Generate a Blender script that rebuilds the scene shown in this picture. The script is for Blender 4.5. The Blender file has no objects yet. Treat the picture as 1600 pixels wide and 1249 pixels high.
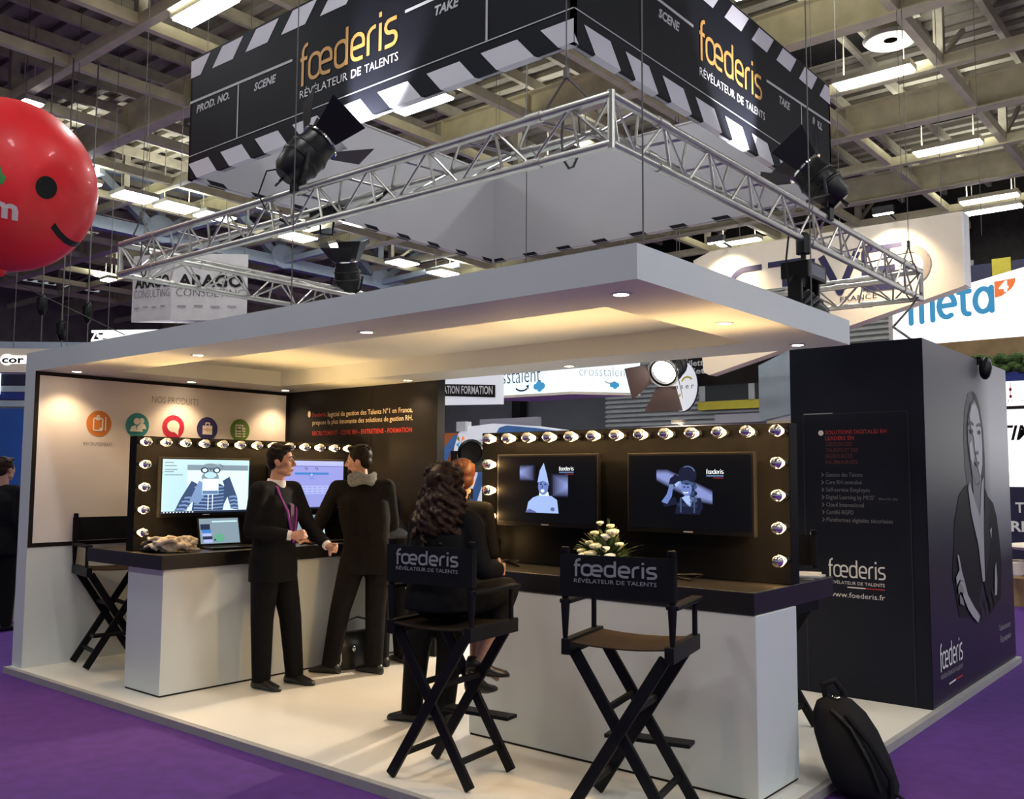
import bpy, math, random
from mathutils import Vector, Matrix
random.seed(7)
scene = bpy.context.scene
COL = scene.collection
PI = math.pi
def V(*a): return Vector(a)

# ---------------------------------------------------------------- camera
def make_camera():
    yaw, pitch, roll = 0.6918, 0.0825, 0.0054
    f = Vector((-math.sin(yaw)*math.cos(pitch), math.cos(yaw)*math.cos(pitch), math.sin(pitch)))
    r = Vector((math.cos(yaw), math.sin(yaw), 0)); u = r.cross(f)
    r2 = math.cos(roll)*r + math.sin(roll)*u
    u2 = -math.sin(roll)*r + math.cos(roll)*u
    cd = bpy.data.cameras.new('camera'); cam = bpy.data.objects.new('camera', cd); COL.objects.link(cam)
    m = Matrix((r2, u2, -f)).transposed().to_4x4(); m.translation = (1.8879, -3.343, 1.62)
    cam.matrix_world = m
    cd.sensor_width = 36; cd.lens = 36*1457.4/1600; cd.clip_end = 200
    scene.camera = cam
make_camera()
# ---------------------------------------------------------------- world, exposure
w = bpy.data.worlds.new('world'); scene.world = w; w.use_nodes = True
w.node_tree.nodes['Background'].inputs[0].default_value = (0.88, 0.93, 1.0, 1)
w.node_tree.nodes['Background'].inputs[1].default_value = 0.28
vs = scene.view_settings
vs.view_transform = 'Standard'; vs.look = 'None'; vs.gamma = 1; vs.use_curve_mapping = False
vs.exposure = 0.0
HALL_W = 62.0      # one ceiling fixture
UP_W = 52.0
SPOT_W = 200.0      # spotlight on the banner
DOWN_W = 23.0       # canopy downlight
BULB_W = 11.0

# ---------------------------------------------------------------- materials
MATS = {}
def mat(name, col, rough=.6, metal=0, emit=0, vary=.06, scale=6, spec=None, trans=0, bump=0, coat=0):
    if name in MATS: return MATS[name]
    m = bpy.data.materials.new(name); m.use_nodes = True; nt = m.node_tree
    b = nt.nodes['Principled BSDF']
    if spec is None and rough >= .4 and max(col) < .05 and not metal: spec = .12
    if spec is not None: b.inputs['Specular IOR Level'].default_value = spec
    b.inputs['Roughness'].default_value = rough; b.inputs['Metallic'].default_value = metal
    if emit:
        e = b.inputs['Emission Color']; b.inputs['Emission Strength'].default_value = emit
        e.default_value = (*col, 1); b.inputs['Base Color'].default_value = (*[c*(.08 if name.startswith('scr_') else .5) for c in col], 1)
    else:
        tc = nt.nodes.new('ShaderNodeTexCoord'); nz = nt.nodes.new('ShaderNodeTexNoise')
        nz.inputs['Scale'].default_value = scale; nz.inputs['Detail'].default_value = 3
        nt.links.new(tc.outputs['Object'], nz.inputs['Vector'])
        cr = nt.nodes.new('ShaderNodeValToRGB')
        cr.color_ramp.elements[0].position = .3; cr.color_ramp.elements[1].position = .7
        cr.color_ramp.elements[0].color = (*[max(0, c*(1-vary)) for c in col], 1)
        cr.color_ramp.elements[1].color = (*[min(1, c*(1+vary)) for c in col], 1)
        nt.links.new(nz.outputs['Fac'], cr.inputs['Fac']); nt.links.new(cr.outputs['Color'], b.inputs['Base Color'])
        if bump:
            bp = nt.nodes.new('ShaderNodeBump'); bp.inputs['Strength'].default_value = bump
            n2 = nt.nodes.new('ShaderNodeTexNoise'); n2.inputs['Scale'].default_value = scale*20
            nt.links.new(tc.outputs['Object'], n2.inputs['Vector'])
            nt.links.new(n2.outputs['Fac'], bp.inputs['Height']); nt.links.new(bp.outputs['Normal'], b.inputs['Normal'])
    if coat: b.inputs['Coat Weight'].default_value = coat
    if trans: b.inputs['Transmission Weight'].default_value = trans
    MATS[name] = m
    return m
def M(n): return MATS[n]
mat('carpet_purple', (.074, .017, .185), .95, vary=.14, scale=9, bump=.3)
mat('white_paint', (.66, .70, .69), .5, vary=.02, scale=1.5)
mat('white_floor', (.82, .78, .70), .28, vary=.03, scale=2)
mat('rim_grey', (.36, .35, .34), .45, vary=.06)
mat('wall_print', (.80, .74, .70), .55, vary=.02, scale=2)
mat('frame_black', (.018, .015, .014), .5)
mat('black_print', (.014, .013, .014), .42, vary=.1)
mat('navy_print', (.012, .014, .024), .4, vary=.15, scale=2)
mat('black_lacquer', (.012, .011, .012), .34, vary=.2)
mat('black_board', (.0062, .0062, .0072), .5, vary=.15, scale=4, spec=.06)
mat('black_wood', (.010, .010, .012), .42, vary=.2)
mat('black_fabric', (.011, .011, .014), .9, vary=.2, bump=.2)
mat('brown_canvas', (.034, .023, .016), .9, vary=.15, bump=.2)
mat('black_plastic', (.007, .007, .008), .35, spec=.2)
mat('door_lit', (.16, .10, .085), .6)  # black metal doors coloured brown for the lamp light falling on them
mat('cube_white', (.62, .60, .60), emit=.0, rough=.6)
mat('seam_dim', (.035, .035, .04), .5)
mat('black_metal', (.012, .012, .013), .38, metal=.4)
mat('aluminium', (.56, .55, .52), .36, metal=.9, vary=.1, scale=14)
mat('chrome', (.85, .85, .85), .07, metal=1)
mat('steel_wire', (.13, .125, .115), .5, metal=.3)
mat('banner_black', (.008, .009, .014), .55, vary=.12)
mat('banner_white', (.62, .61, .67), .65, vary=.02)
mat('lining_white', (.36, .355, .385), .75, vary=.03, scale=1.2)
mat('gold_print', (.62, .32, .08), .5, vary=.1)
mat('line_grey', (.48, .48, .50), .6)
mat('text_white', (.78, .78, .78), .6)
mat('text_grey', (.30, .30, .32), .7)
mat('text_red', (.42, .03, .035), .6)
mat('text_darkred', (.11, .018, .022), .6)
mat('text_cream', (.62, .50, .34), .6)
mat('text_taupe', (.26, .22, .20), .6)
mat('text_dim', (.16, .17, .20), .6)
mat('beam_cream', (.74, .69, .46), .6, vary=.12, scale=3)
mat('deck_brown', (.27, .25, .20), .7, vary=.2, scale=2)
mat('purlin_grey', (.40, .37, .29), .6, vary=.15)
mat('duct_grey', (.34, .32, .27), .5, vary=.08)
mat('wall_grey', (.20, .205, .21), .7, vary=.08, scale=1)
mat('wall_dark', (.022, .021, .02), .8, vary=.2)
mat('louvre_grey', (.40, .41, .39), .5, vary=.08)
mat('tube_light', (1, .97, .92), emit=26)
mat('tube_cool', (.90, .96, 1), emit=30)
def bulb_glass():
    m = mat('bulb_glow', (1, .66, .28), emit=12); nt = m.node_tree; out = nt.nodes['Material Output']
    tr = nt.nodes.new('ShaderNodeBsdfTransparent'); mx = nt.nodes.new('ShaderNodeMixShader'); mx.inputs[0].default_value = .55
    nt.links.new(tr.outputs[0], mx.inputs[1]); nt.links.new(nt.nodes['Principled BSDF'].outputs[0], mx.inputs[2]); nt.links.new(mx.outputs[0], out.inputs['Surface'])
bulb_glass()
mat('bulb_dead', (.62, .58, .5), .15)
mat('down_glow', (1, .80, .52), emit=30)
mat('lens_glow', (1, .93, .9), emit=9)
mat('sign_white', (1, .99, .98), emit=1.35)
mat('sign_cool', (.80, .93, 1), emit=.95)
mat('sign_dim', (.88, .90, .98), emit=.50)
mat('sign_cream', (.80, .70, .57), .6, vary=.02)
mat('red_balloon', (.86, .030, .038), .42, vary=.03, coat=.08, spec=.3)
mat('balloon_black', (.02, .02, .02), .4)
mat('balloon_white', (.75, .62, .62), .4)
mat('leaf_green', (.05, .30, .06), .5)
mat('navy_ink', (.012, .010, .062), .6)
mat('meta_blue', (.05, .30, .55), emit=.75)
mat('meta_orange', (.95, .22, .06), emit=.7)
mat('oak', (.40, .26, .12), .5, vary=.15, scale=8)
mat('moss', (.05, .10, .02), .9, vary=.7, scale=14)
mat('royal_blue', (.015, .035, .24), .5)
mat('stand_blue', (.02, .10, .42), .5, vary=.08)
mat('sky_blue', (.10, .26, .62), .5, vary=.08)
mat('orange_panel', (.62, .17, .04), .5)
mat('yellow', (.52, .44, .03), .6)
mat('glass_dark', (.03, .032, .033), .08)
mat('grey_panel', (.42, .50, .58), .4, vary=.05)
mat('navy_panel', (.012, .012, .05), .5)
mat('magenta', (.45, .02, .12), .6)
mat('skin', (.50, .27, .19), .5, vary=.05, scale=20)
mat('skin_pale', (.52, .30, .22), .5, vary=.05, scale=20)
mat('hair_dark', (.014, .010, .008), .5, vary=.4, scale=60)
mat('hair_brown', (.032, .016, .010), .45, vary=.6, scale=70)
mat('hair_red', (.13, .035, .012), .45, vary=.4, scale=60)
mat('suit_black', (.007, .007, .0085), .8, vary=.2, scale=30)
mat('suit_navy', (.011, .013, .020), .8, vary=.2, scale=30)
mat('coat_brown', (.0085, .0075, .0072), .85, vary=.25, scale=25)
mat('trouser_black', (.006, .006, .007), .85, vary=.2, scale=30)
mat('shoe_black', (.007, .007, .007), .35)
mat('shirt_white', (.72, .68, .70), .7, vary=.04)
mat('lanyard_purple', (.22, .02, .26), .6)
mat('tie_purple', (.06, .012, .06), .6)
mat('scarf_grey', (.18, .19, .19), .9, vary=.3, scale=60)
mat('eye_white', (.6, .58, .55), .3)
mat('eye_dark', (.02, .014, .01), .2)
mat('lip', (.32, .12, .10), .5)
mat('knit_grey', (.38, .33, .28), .95, vary=.3, scale=40, bump=.6)
mat('box_cream', (.66, .55, .38), .6)
mat('petal', (.78, .76, .52), .6, vary=.08, scale=40)
mat('petal_white', (.82, .82, .76), .6, vary=.05, scale=40)
mat('foliage', (.035, .07, .022), .6, vary=.4, scale=30)
mat('paper', (.62, .58, .52), .6)
# screens and prints
for n, c, e in [('scr_cyan', (.62, .92, 1), .95), ('scr_pale', (.80, .97, 1), 1.05), ('scr_blue', (.10, .17, .36), .55),
                ('scr_mid', (.22, .36, .68), .7), ('scr_stripe', (.30, .46, .80), .8), ('scr_white', (.95, 1, 1), 1.3), ('scr_lav', (.40, .43, .98), .85),
                ('scr_lav2', (.50, .56, 1), .95), ('scr_bar', (.08, .30, .80), .8), ('scr_dark', (.01, .011, .016), .35), ('scr_ink', (.05, .07, .16), .5),
                ('scr_grey', (.33, .46, .56), .75), ('scr_green', (.20, .60, .42), .7), ('scr_chef', (.42, .58, 1), .95), ('scr_skin', (.22, .32, .78), .75),
                ('scr_glow', (.17, .20, .50), .75), ('scr_red', (.5, .05, .08), .5), ('scr_beam', (.14, .19, .50), .7), ('scr_beam2', (.07, .09, .25), .7),
                ('scr_jean', (.025, .03, .08), .5)]:
    mat(n, c, emit=e, spec=.05, rough=.35)
for n, g in [('pr_face', .44), ('pr_face_shade', .17), ('pr_hair', .045), ('pr_hair2', .05), ('pr_blazer', .017), ('pr_blazer2', .034), ('pr_shirt', .34), ('pr_hand', .36), ('pr_hand2', .22), ('pr_feat', .07)]:
    mat(n, (g, g*.98, g*1.02), .55, vary=.05)

# ---------------------------------------------------------------- mesh builder
class MB:
    def __init__(s): s.v = []; s.f = []; s.m = []
    def add(s, vs, fs, m=None):
        k = len(s.v); s.v += [Vector(x) for x in vs]
        for f in fs: s.f.append([k+i for i in f]); s.m.append(m)
        return s
    def poly(s, pts, m=None): return s.add(pts, [list(range(len(pts)))], m)
    def box(s, lo, hi, m=None, rot=None, piv=None):
        x0, y0, z0 = lo; x1, y1, z1 = hi
        vs = [V(x, y, z) for z in (z0, z1) for y in (y0, y1) for x in (x0, x1)]
        if rot is not None:
            p = Vector(piv) if piv is not None else (Vector(lo)+Vector(hi))/2
            vs = [p + rot @ (q-p) for q in vs]
        return s.add(vs, [(0, 2, 3, 1), (4, 5, 7, 6), (0, 1, 5, 4), (2, 6, 7, 3), (0, 4, 6, 2), (1, 3, 7, 5)], m)
    def bar(s, a, b, w, h, up=None, m=None):
        a, b = Vector(a), Vector(b); d = (b-a).normalized()
        up = Vector(up) if up is not None else (V(0, 0, 1) if abs(d.z) < .9 else V(0, 1, 0))
        x = d.cross(up).normalized(); y = x.cross(d)
        vs = []
        for p in (a, b):
            for sx, sy in ((-1, -1), (1, -1), (1, 1), (-1, 1)): vs.append(p + x*sx*w/2 + y*sy*h/2)
        return s.add(vs, [(3, 2, 1, 0), (4, 5, 6, 7), (0, 1, 5, 4), (1, 2, 6, 5), (2, 3, 7, 6), (3, 0, 4, 7)], m)
    def loft(s, rings, m=None, cap=True):
        n = len(rings[0]); k = len(s.v)
        for r in rings: s.v += [Vector(p) for p in r]
        for i in range(len(rings)-1):
            for j in range(n):
                s.f.append([k+i*n+j, k+i*n+(j+1) % n, k+(i+1)*n+(j+1) % n, k+(i+1)*n+j]); s.m.append(m)
        if cap:
            s.f.append([k+j for j in range(n)][::-1]); s.m.append(m)
            e = k+(len(rings)-1)*n; s.f.append([e+j for j in range(n)]); s.m.append(m)
        return s
    def tube(s, pts, r, n=8, m=None, closed=False):
        pts = [Vector(p) for p in pts]; rs = r if isinstance(r, (list, tuple)) else [r]*len(pts)
        rings = []; x = None
        for i, p in enumerate(pts):
            d = (pts[min(i+1, len(pts)-1)]-pts[max(i-1, 0)]).normalized()
            if x is None:
                up = V(0, 0, 1) if abs(d.z) < .9 else V(1, 0, 0)
                x = d.cross(up).normalized()
            else: x = (x - d*x.dot(d)).normalized()
            y = d.cross(x)
            rings.append([p + (x*math.cos(2*PI*j/n)+y*math.sin(2*PI*j/n))*rs[i] for j in range(n)])
        return s.loft(rings, m)
    def ell(s, c, r, n=14, k=9, m=None, rot=None):
        c = Vector(c); r = Vector((r, r, r)) if isinstance(r, (int, float)) else Vector(r)
        vs = []
        for i in range(1, k):
            t = PI*i/k
            for j in range(n):
                a = 2*PI*j/n; q = V(r.x*math.sin(t)*math.cos(a), r.y*math.sin(t)*math.sin(a), r.z*math.cos(t))
                vs.append(q)
        vs += [V(0, 0, r.z), V(0, 0, -r.z)]
        if rot is not None: vs = [rot @ q for q in vs]
        vs = [c+q for q in vs]; T = (k-1)*n; fs = []
        for i in range(k-2):
            for j in range(n): fs.append((i*n+j, (i+1)*n+j, (i+1)*n+(j+1) % n, i*n+(j+1) % n))
        for j in range(n):
            fs.append((T, j, (j+1) % n)); fs.append((T+1, (k-2)*n+(j+1) % n, (k-2)*n+j))
        return s.add(vs, fs, m)
    def cap(s, a, b, ra, rb, n=12, m=None):
        s.tube([a, b], [ra, rb], n, m); s.ell(a, ra, n, 7, m); s.ell(b, rb, n, 7, m); return s
    def lathe(s, prof, c=(0, 0, 0), n=16, m=None, rot=None, ring=False):
        if ring: prof = list(prof)+[prof[0]]
        rings = []
        for r, z in prof:
            ring = [V(max(r, 1e-4)*math.cos(2*PI*j/n), max(r, 1e-4)*math.sin(2*PI*j/n), z) for j in range(n)]
            if rot is not None: ring = [rot @ q for q in ring]
            rings.append([Vector(c)+q for q in ring])
        return s.loft(rings, m, cap=not ring)
    def prism(s, pts, off, m=None):
        n = len(pts); off = Vector(off); a = [Vector(p) for p in pts]; b = [p+off for p in a]
        return s.add(a+b, [list(range(n))[::-1], list(range(n, 2*n))] + [[i, (i+1) % n, n+(i+1) % n, n+i] for i in range(n)], m)
    def build(s, name, m=None, parent=None, local=False, smooth=None, bevel=0):
        vs = s.v
        if parent is None:
            lo = Vector([min(v[i] for v in vs) for i in range(3)]); hi = Vector([max(v[i] for v in vs) for i in range(3)])
            org = V((lo.x+hi.x)/2, (lo.y+hi.y)/2, lo.z)
            if local: org = V(0, 0, 0)
        else:
            t = parent
            while t.parent: t = t.parent
            org = V(0, 0, 0) if local else t.location.copy()
        me = bpy.data.meshes.new(name)
        me.from_pydata([tuple(v-org) for v in vs], [], s.f)
        slots = []
        for i, k in enumerate(s.m):
            k = k or m
            if k not in slots: slots.append(k)
            me.polygons[i].material_index = slots.index(k)
        for k in slots: me.materials.append(MATS[k])
        me.validate(); me.update()
        if smooth is not None:
            me.polygons.foreach_set('use_smooth', [True]*len(me.polygons))
            if smooth < 180: me.set_sharp_from_angle(angle=math.radians(smooth))
        o = bpy.data.objects.new(name, me); COL.objects.link(o)
        if parent is None: o.location = org
        else: o.parent = parent
        if bevel:
            b = o.modifiers.new('bevel', 'BEVEL'); b.width = bevel; b.segments = 2; b.limit_method = 'ANGLE'
        return o
def tag(o, label, cat, group=None, kind=None):
    o['label'] = label; o['category'] = cat
    if group: o['group'] = group
    if kind: o['kind'] = kind
    return o
def struct(o): o['kind'] = 'structure'; return o
def thing(name, loc, label, cat, group=None, rz=0):
    o = bpy.data.objects.new(name, None); COL.objects.link(o); o.location = loc; o.rotation_euler = (0, 0, rz)
    o.empty_display_size = .1
    return tag(o, label, cat, group)
def dup(root, loc, rz, label, group=None):
    r = root.copy(); COL.objects.link(r); r.location = loc; r.rotation_euler = (0, 0, rz); r['label'] = label
    if group: r['group'] = group
    def rec(src, dst):
        for ch in src.children:
            c = ch.copy(); COL.objects.link(c); c.parent = dst; rec(ch, c)
    rec(root, r)
    return r
def voxel(mb, name, m, size, parent=None, smooth_it=4, local=True):
    """merge overlapping closed shapes into one continuous surface"""
    o = mb.build(name, m, None, local=True)
    r = o.modifiers.new('r', 'REMESH'); r.mode = 'VOXEL'; r.voxel_size = size
    sm = o.modifiers.new('s', 'SMOOTH'); sm.iterations = smooth_it; sm.factor = .5
    dg = bpy.context.evaluated_depsgraph_get()
    me = bpy.data.meshes.new_from_object(o.evaluated_get(dg))
    o.modifiers.clear(); old = o.data; o.data = me; bpy.data.meshes.remove(old)
    me.name = name
    me.materials.clear(); me.materials.append(MATS[m])
    me.polygons.foreach_set('use_smooth', [True]*len(me.polygons)); me.polygons.foreach_set('material_index', [0]*len(me.polygons))
    if parent is not None: o.parent = parent
    return o

# ---------------------------------------------------------------- flat prints: plane = (origin, U, V)
class Plane:
    def __init__(s, o, u, v, lift=.003):
        s.o = Vector(o); s.u = Vector(u); s.w = Vector(v); s.n = s.u.cross(s.w); s.lift = lift
    def __call__(s, a, b, k=1): return s.o + s.u*a + s.w*b + s.n*s.lift*k
_lift = [0]
def stroke(mb, pl, pts, wd, m=None, k=1, rnd=True):
    k0 = k
    def step():
        _lift[0] = (_lift[0]+1) % 24; return k0 + .03*_lift[0]
    for (a, b), (c, d) in zip(pts, pts[1:]):
        L = math.hypot(c-a, d-b)
        if L < 1e-9: continue
        nx, ny = -(d-b)/L*wd/2, (c-a)/L*wd/2; k = step()
        mb.poly([pl(a-nx, b-ny, k), pl(c-nx, d-ny, k), pl(c+nx, d+ny, k), pl(a+nx, b+ny, k)], m)
    if rnd:
        for a, b in pts[1:-1]:
            k = step(); mb.poly([pl(a+wd/2*math.cos(t*PI/4), b+wd/2*math.sin(t*PI/4), k) for t in range(8)], m)
def disc(mb, pl, a, b, ra, rb=None, m=None, k=1, n=28):
    rb = rb or ra
    mb.poly([pl(a+ra*math.cos(2*PI*t/n), b+rb*math.sin(2*PI*t/n), k) for t in range(n)], m)
def rect(mb, pl, a, b, c, d, m=None, k=1): mb.poly([pl(a, b, k), pl(c, b, k), pl(c, d, k), pl(a, d, k)], m)
def arc(cx, cy, rx, ry, a0, a1, n=6):
    return [(cx+rx*math.cos(math.radians(a0+(a1-a0)*i/n)), cy+ry*math.sin(math.radians(a0+(a1-a0)*i/n))) for i in range(n+1)]
def rrect(x0, y0, x1, y1, r):
    p = arc(x1-r, y1-r, r, r, 0, 90, 4)+arc(x0+r, y1-r, r, r, 90, 180, 4)+arc(x0+r, y0+r, r, r, 180, 270, 4)+arc(x1-r, y0+r, r, r, 270, 360, 4)
    return p+[p[0]]
def logo_strokes():
    """the stand's word mark, x height 1"""
    S = []
    S.append(arc(.42, 1.18, .28, .28, 90, 180, 4)+[(.14, -.12)]); S.append([(0, .93), (.40, .93)])
    S.append(rrect(.52, .04, 1.14, .96, .28))
    x = 1.14
    S.append([(x, .5)]+[(x, .66)]+arc(x+.31, .68, .31, .28, 180, 0, 6)+[(x+.62, .48), (x, .48)]); S.append([(x, .5)]+arc(x+.3, .32, .3, .28, 180, 270, 4)+[(x+.58, .04)])
    x = 1.98
    S.append(rrect(x, .04, x+.62, .96, .26)); S.append([(x+.62, 0), (x+.62, 1.42)])
    x = 2.86
    S.append(arc(x+.31, .68, .31, .28, 180, 0, 6)+[(x+.62, .48), (x, .48)]); S.append([(x, .68), (x, .32)]+arc(x+.3, .32, .3, .28, 180, 270, 4)+[(x+.58, .04)])
    x = 3.72
    S.append([(x, 0), (x, .66)]+arc(x+.3, .68, .3, .28, 180, 90, 4)+[(x+.38, .96)])
    x = 4.32
    S.append([(x, 0), (x, 1)]); S.append([(x, 1.22), (x, 1.40)])
    x = 4.56
    S.append([(x+.56, .96), (x+.24, .96)]+arc(x+.24, .73, .22, .23, 90, 270, 6)+[(x+.34, .5)]+arc(x+.34, .27, .22, .23, 90, -90, 6)+[(x, .04)])
    return S, 5.14
def logo(mb, pl, a, b, wd, h=None, m=None, bold=.16, k=1):
    S, L = logo_strokes(); sx = wd/L; sy = (h if h else sx)
    for st in S: stroke(mb, pl, [(a+x*sx, b+y*sy) for x, y in st], bold*sx, m, k)
_cap = {}
def text_mesh(s, bold):
    cu = bpy.data.curves.new('t', 'FONT'); cu.body = s; cu.size = 1; cu.offset = bold; cu.resolution_u = 2
    o = bpy.data.objects.new('t', cu)
    me = o.to_mesh(); vs = [v.co.copy() for v in me.vertices]; fs = [list(p.vertices) for p in me.polygons]
    o.to_mesh_clear(); bpy.data.objects.remove(o); bpy.data.curves.remove(cu)
    return vs, fs
def txt(mb, pl, s, a, b, wd, h, m=None, bold=0, shear=0, k=1, slope=0):
    if 'H' not in _cap: _cap['H'] = max(v.y for v in text_mesh('H', 0)[0])
    vs, fs = text_mesh(s, bold)
    x0 = min(v.x for v in vs); x1 = max(v.x for v in vs); sy = h/_cap['H']; sx = wd/(x1-x0) if wd else sy
    P = []
    for v in vs:
        x = (v.x-x0)*sx; y = v.y*sy
        P.append(pl(a+x+shear*y, b+y+slope*x, k))
    mb.add(P, fs, m)
# ================================================================ THE HALL
def hall():
    b = MB(); b.poly([V(-36, -26, 0), V(16, -26, 0), V(16, 26, 0), V(-36, 26, 0)]); o = b.build('floor', 'carpet_purple'); struct(o)
    # roof deck: ribbed sheet
    b = MB(); y = -12.0
    b.poly([V(-36, -26, 9.32), V(-36, 26, 9.32), V(16, 26, 9.32), V(16, -26, 9.32)])
    while y < 26:
        b.box((-36, y, 9.22), (16, y+.16, 9.31)); y += .42
    struct(b.build('ceiling', 'deck_brown'))
    n = 1
    def trim(b, m):
        nonlocal n
        struct(b.build('trim_%d' % n, m)); n += 1
    for k in range(-2, 6):                       # deep girders across the hall
        y = 1.0+4.3*k
        b = MB(); b.box((-36, y-.015, 8.03), (16, y+.015, 8.57)); b.box((-36, y-.13, 8), (16, y+.13, 8.03)); b.box((-36, y-.13, 8.57), (16, y+.13, 8.6))
        x = -34.0
        while x < 16: b.box((x-.01, y-.12, 8.03), (x+.01, y+.12, 8.57)); x += 2.13
        trim(b, 'beam_cream')
    for k in range(-2, 6):                       # light beams between them
        y = 3.18+4.28*k
        b = MB(); b.box((-36, y-.07, 8), (16, y+.07, 8.18)); trim(b, 'beam_cream')
    for k in range(-3, 15):                      # beams along the hall
        x = -1.97-2.13*k
        b = MB(); b.box((x-.06, -12, 8.03), (x+.06, 26, 8.2)); trim(b, 'beam_cream')
    for k in range(-6, 27):                      # purlins under the deck
        x = -2.5-1.065*k
        b = MB(); b.box((x-.045, -12, 9.02), (x+.045, 26, 9.22)); trim(b, 'purlin_grey')
    for k in range(0, 8):                        # struts between beams and deck
        b = MB()
        for j in range(-1, 6):
            x = -1.97-2.13*2*k; y = 3.18+4.28*j
            b.box((x-.07, y-.07, 8.1), (x+.07, y+.07, 9.22)); b.bar((x, y, 8.15), (x, y+1.5, 9.2), .07, .07)
        trim(b, 'purlin_grey')
    # roof girder with gusset plates seen on the left
    b = MB(); X = -20.0
    b.box((X-.14, -12, 7.55), (X+.14, 26, 7.85)); b.box((X-.12, -12, 9.0), (X+.12, 26, 9.2))
    for k in range(-4, 7):
        y = 8.9+3.75*k
        b.ell((X+.16, y, 7.85), (.04, .42, .36), 12, 6)
        for s in (-1, 1): b.bar((X, y, 7.75), (X, y+s*1.85, 9.1), .2, .2)
        b.bar((X, y, 7.7), (X+2.7, y+.9, 8.1), .16, .16); b.bar((X, y, 7.7), (X, y, 9.1), .22, .22)
    trim(b, 'grey_panel')
    # far walls
    b = MB(); b.box((-36, 25, 0), (-16.2, 25.2, 9.2)); b.box((-16.2, 24.4, 0), (-13.6, 24.6, 9.2)); struct(b.build('wall_back_left', 'wall_grey'))
    b = MB(); b.box((-15.2, 22.2, 0), (-4.0, 22.3, 7.2)); z = 2.2
    while z < 7.1: b.box((-15.2, 22.08, z), (-4.0, 22.2, z+.075)); z += .15
    struct(b.build('wall_back', 'louvre_grey'))
    b = MB(); b.box((-4, 22.2, 0), (16, 22.3, 9.2)); b.box((-15.2, 22.25, 7.2), (-4, 22.4, 9.2)); struct(b.build('wall_back_right', 'wall_dark'))
    b = MB(); b.box((-36.2, -12, 0), (-36, 26, 9.2)); struct(b.build('wall_left', 'deck_brown'))
    for x in (-25.5, -20.9, -16.3):
        b = MB(); b.box((x-.2, 24.4, 0), (x+.2, 24.8, 9.2)); trim(b, 'wall_dark')
    # glazed strip with yellow bands in the louvred wall
    b = MB(); b.box((-11.75, 21.95, 3.65), (-5.6, 22.05, 3.9)); b.box((-11.75, 21.95, 4.75), (-5.6, 22.05, 4.8), 'frame_black'); trim(b, 'yellow')
    w = thing('window_1', (-8.7, 22, 3.9), '', ''); struct(w); del w['label']; del w['category']
    b = MB(); b.box((-11.6, 21.98, 3.9), (-5.7, 22.06, 4.75)); b.build('glass', 'glass_dark', w)
    b = MB()
    for x in (-11.6, -10.0, -8.4, -6.8): b.box((x-.09, 21.93, 3.9), (x+.09, 22.05, 4.75))
    b.build('frame', 'louvre_grey', w)
    b = MB(); b.box((-10.0, 18.4, 5.1), (-8.1, 18.5, 6.6)); trim(b, 'yellow')
    # right side: booth row far behind, yellow and black band
    b = MB(); b.box((-4.6, 17, 5.55), (-1.2, 17.1, 5.95), 'navy_panel'); b.box((-2.46, 16.97, 5.5), (-2.12, 17.0, 6.02), 'yellow'); trim(b, 'navy_panel')
hall()

def light_fixture(i, x, y, z, along, L, m, label, hall_light=True, rz=0, wd=.145, power=1):
    t = thing('ceiling_light', (x, y, z), label, 'ceiling light', 'fluorescent fixtures under the hall roof', rz)
    b = MB(); w = wd+.025
    b.box((-L/2-.03, -w, .03), (L/2+.03, w, .12)) if along == 'x' else b.box((-w, -L/2-.03, .03), (w, L/2+.03, .12))
    b.build('housing', 'duct_grey', t, local=True)
    b = MB(); w = wd
    b.box((-L/2, -w, 0), (L/2, w, .03)) if along == 'x' else b.box((-w, -L/2, 0), (w, L/2, .03))
    b.build('diffuser', m, t, local=True)
    for s in (-1, 1):
        b = MB(); p = (s*L*.4, 0, .12) if along == 'x' else (0, s*L*.4, .12)
        b.tube([p, (p[0], p[1], 9.2-z)], .012, 5)
        b.build('hanger', 'purlin_grey', t, local=True)
    if hall_light:
        ld = bpy.data.lights.get('hall_lamp_'+m)
        if power != 1: ld = bpy.data.lights.get('hall_lamp_strong')
        if not ld:
            ld = bpy.data.lights.new('hall_lamp_'+m if power == 1 else 'hall_lamp_strong', 'AREA'); ld.shape = 'RECTANGLE'; ld.size = 1.2; ld.size_y = .4; ld.energy = HALL_W*power
            ld.color = (.93, .98, 1) if m == 'tube_light' else (.84, .93, 1); ld.spread = math.radians(170)
        lo = bpy.data.objects.new('lamp', ld); COL.objects.link(lo); lo.parent = t; lo.location = (0, 0, -.02)
        ud = bpy.data.lights.get('roof_fill_lamp')  # upward lamp added above the closed housing to brighten the roof
        if not ud:
            ud = bpy.data.lights.new('roof_fill_lamp', 'AREA'); ud.shape = 'RECTANGLE'; ud.size = 1.2; ud.size_y = .4; ud.energy = UP_W; ud.color = (.98, .97, .88); ud.spread = math.radians(175)
        uo = bpy.data.objects.new('roof_fill', ud); COL.objects.link(uo); uo.parent = t; uo.location = (0, 0, .13); uo.rotation_euler = (PI, 0, 0)
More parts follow.
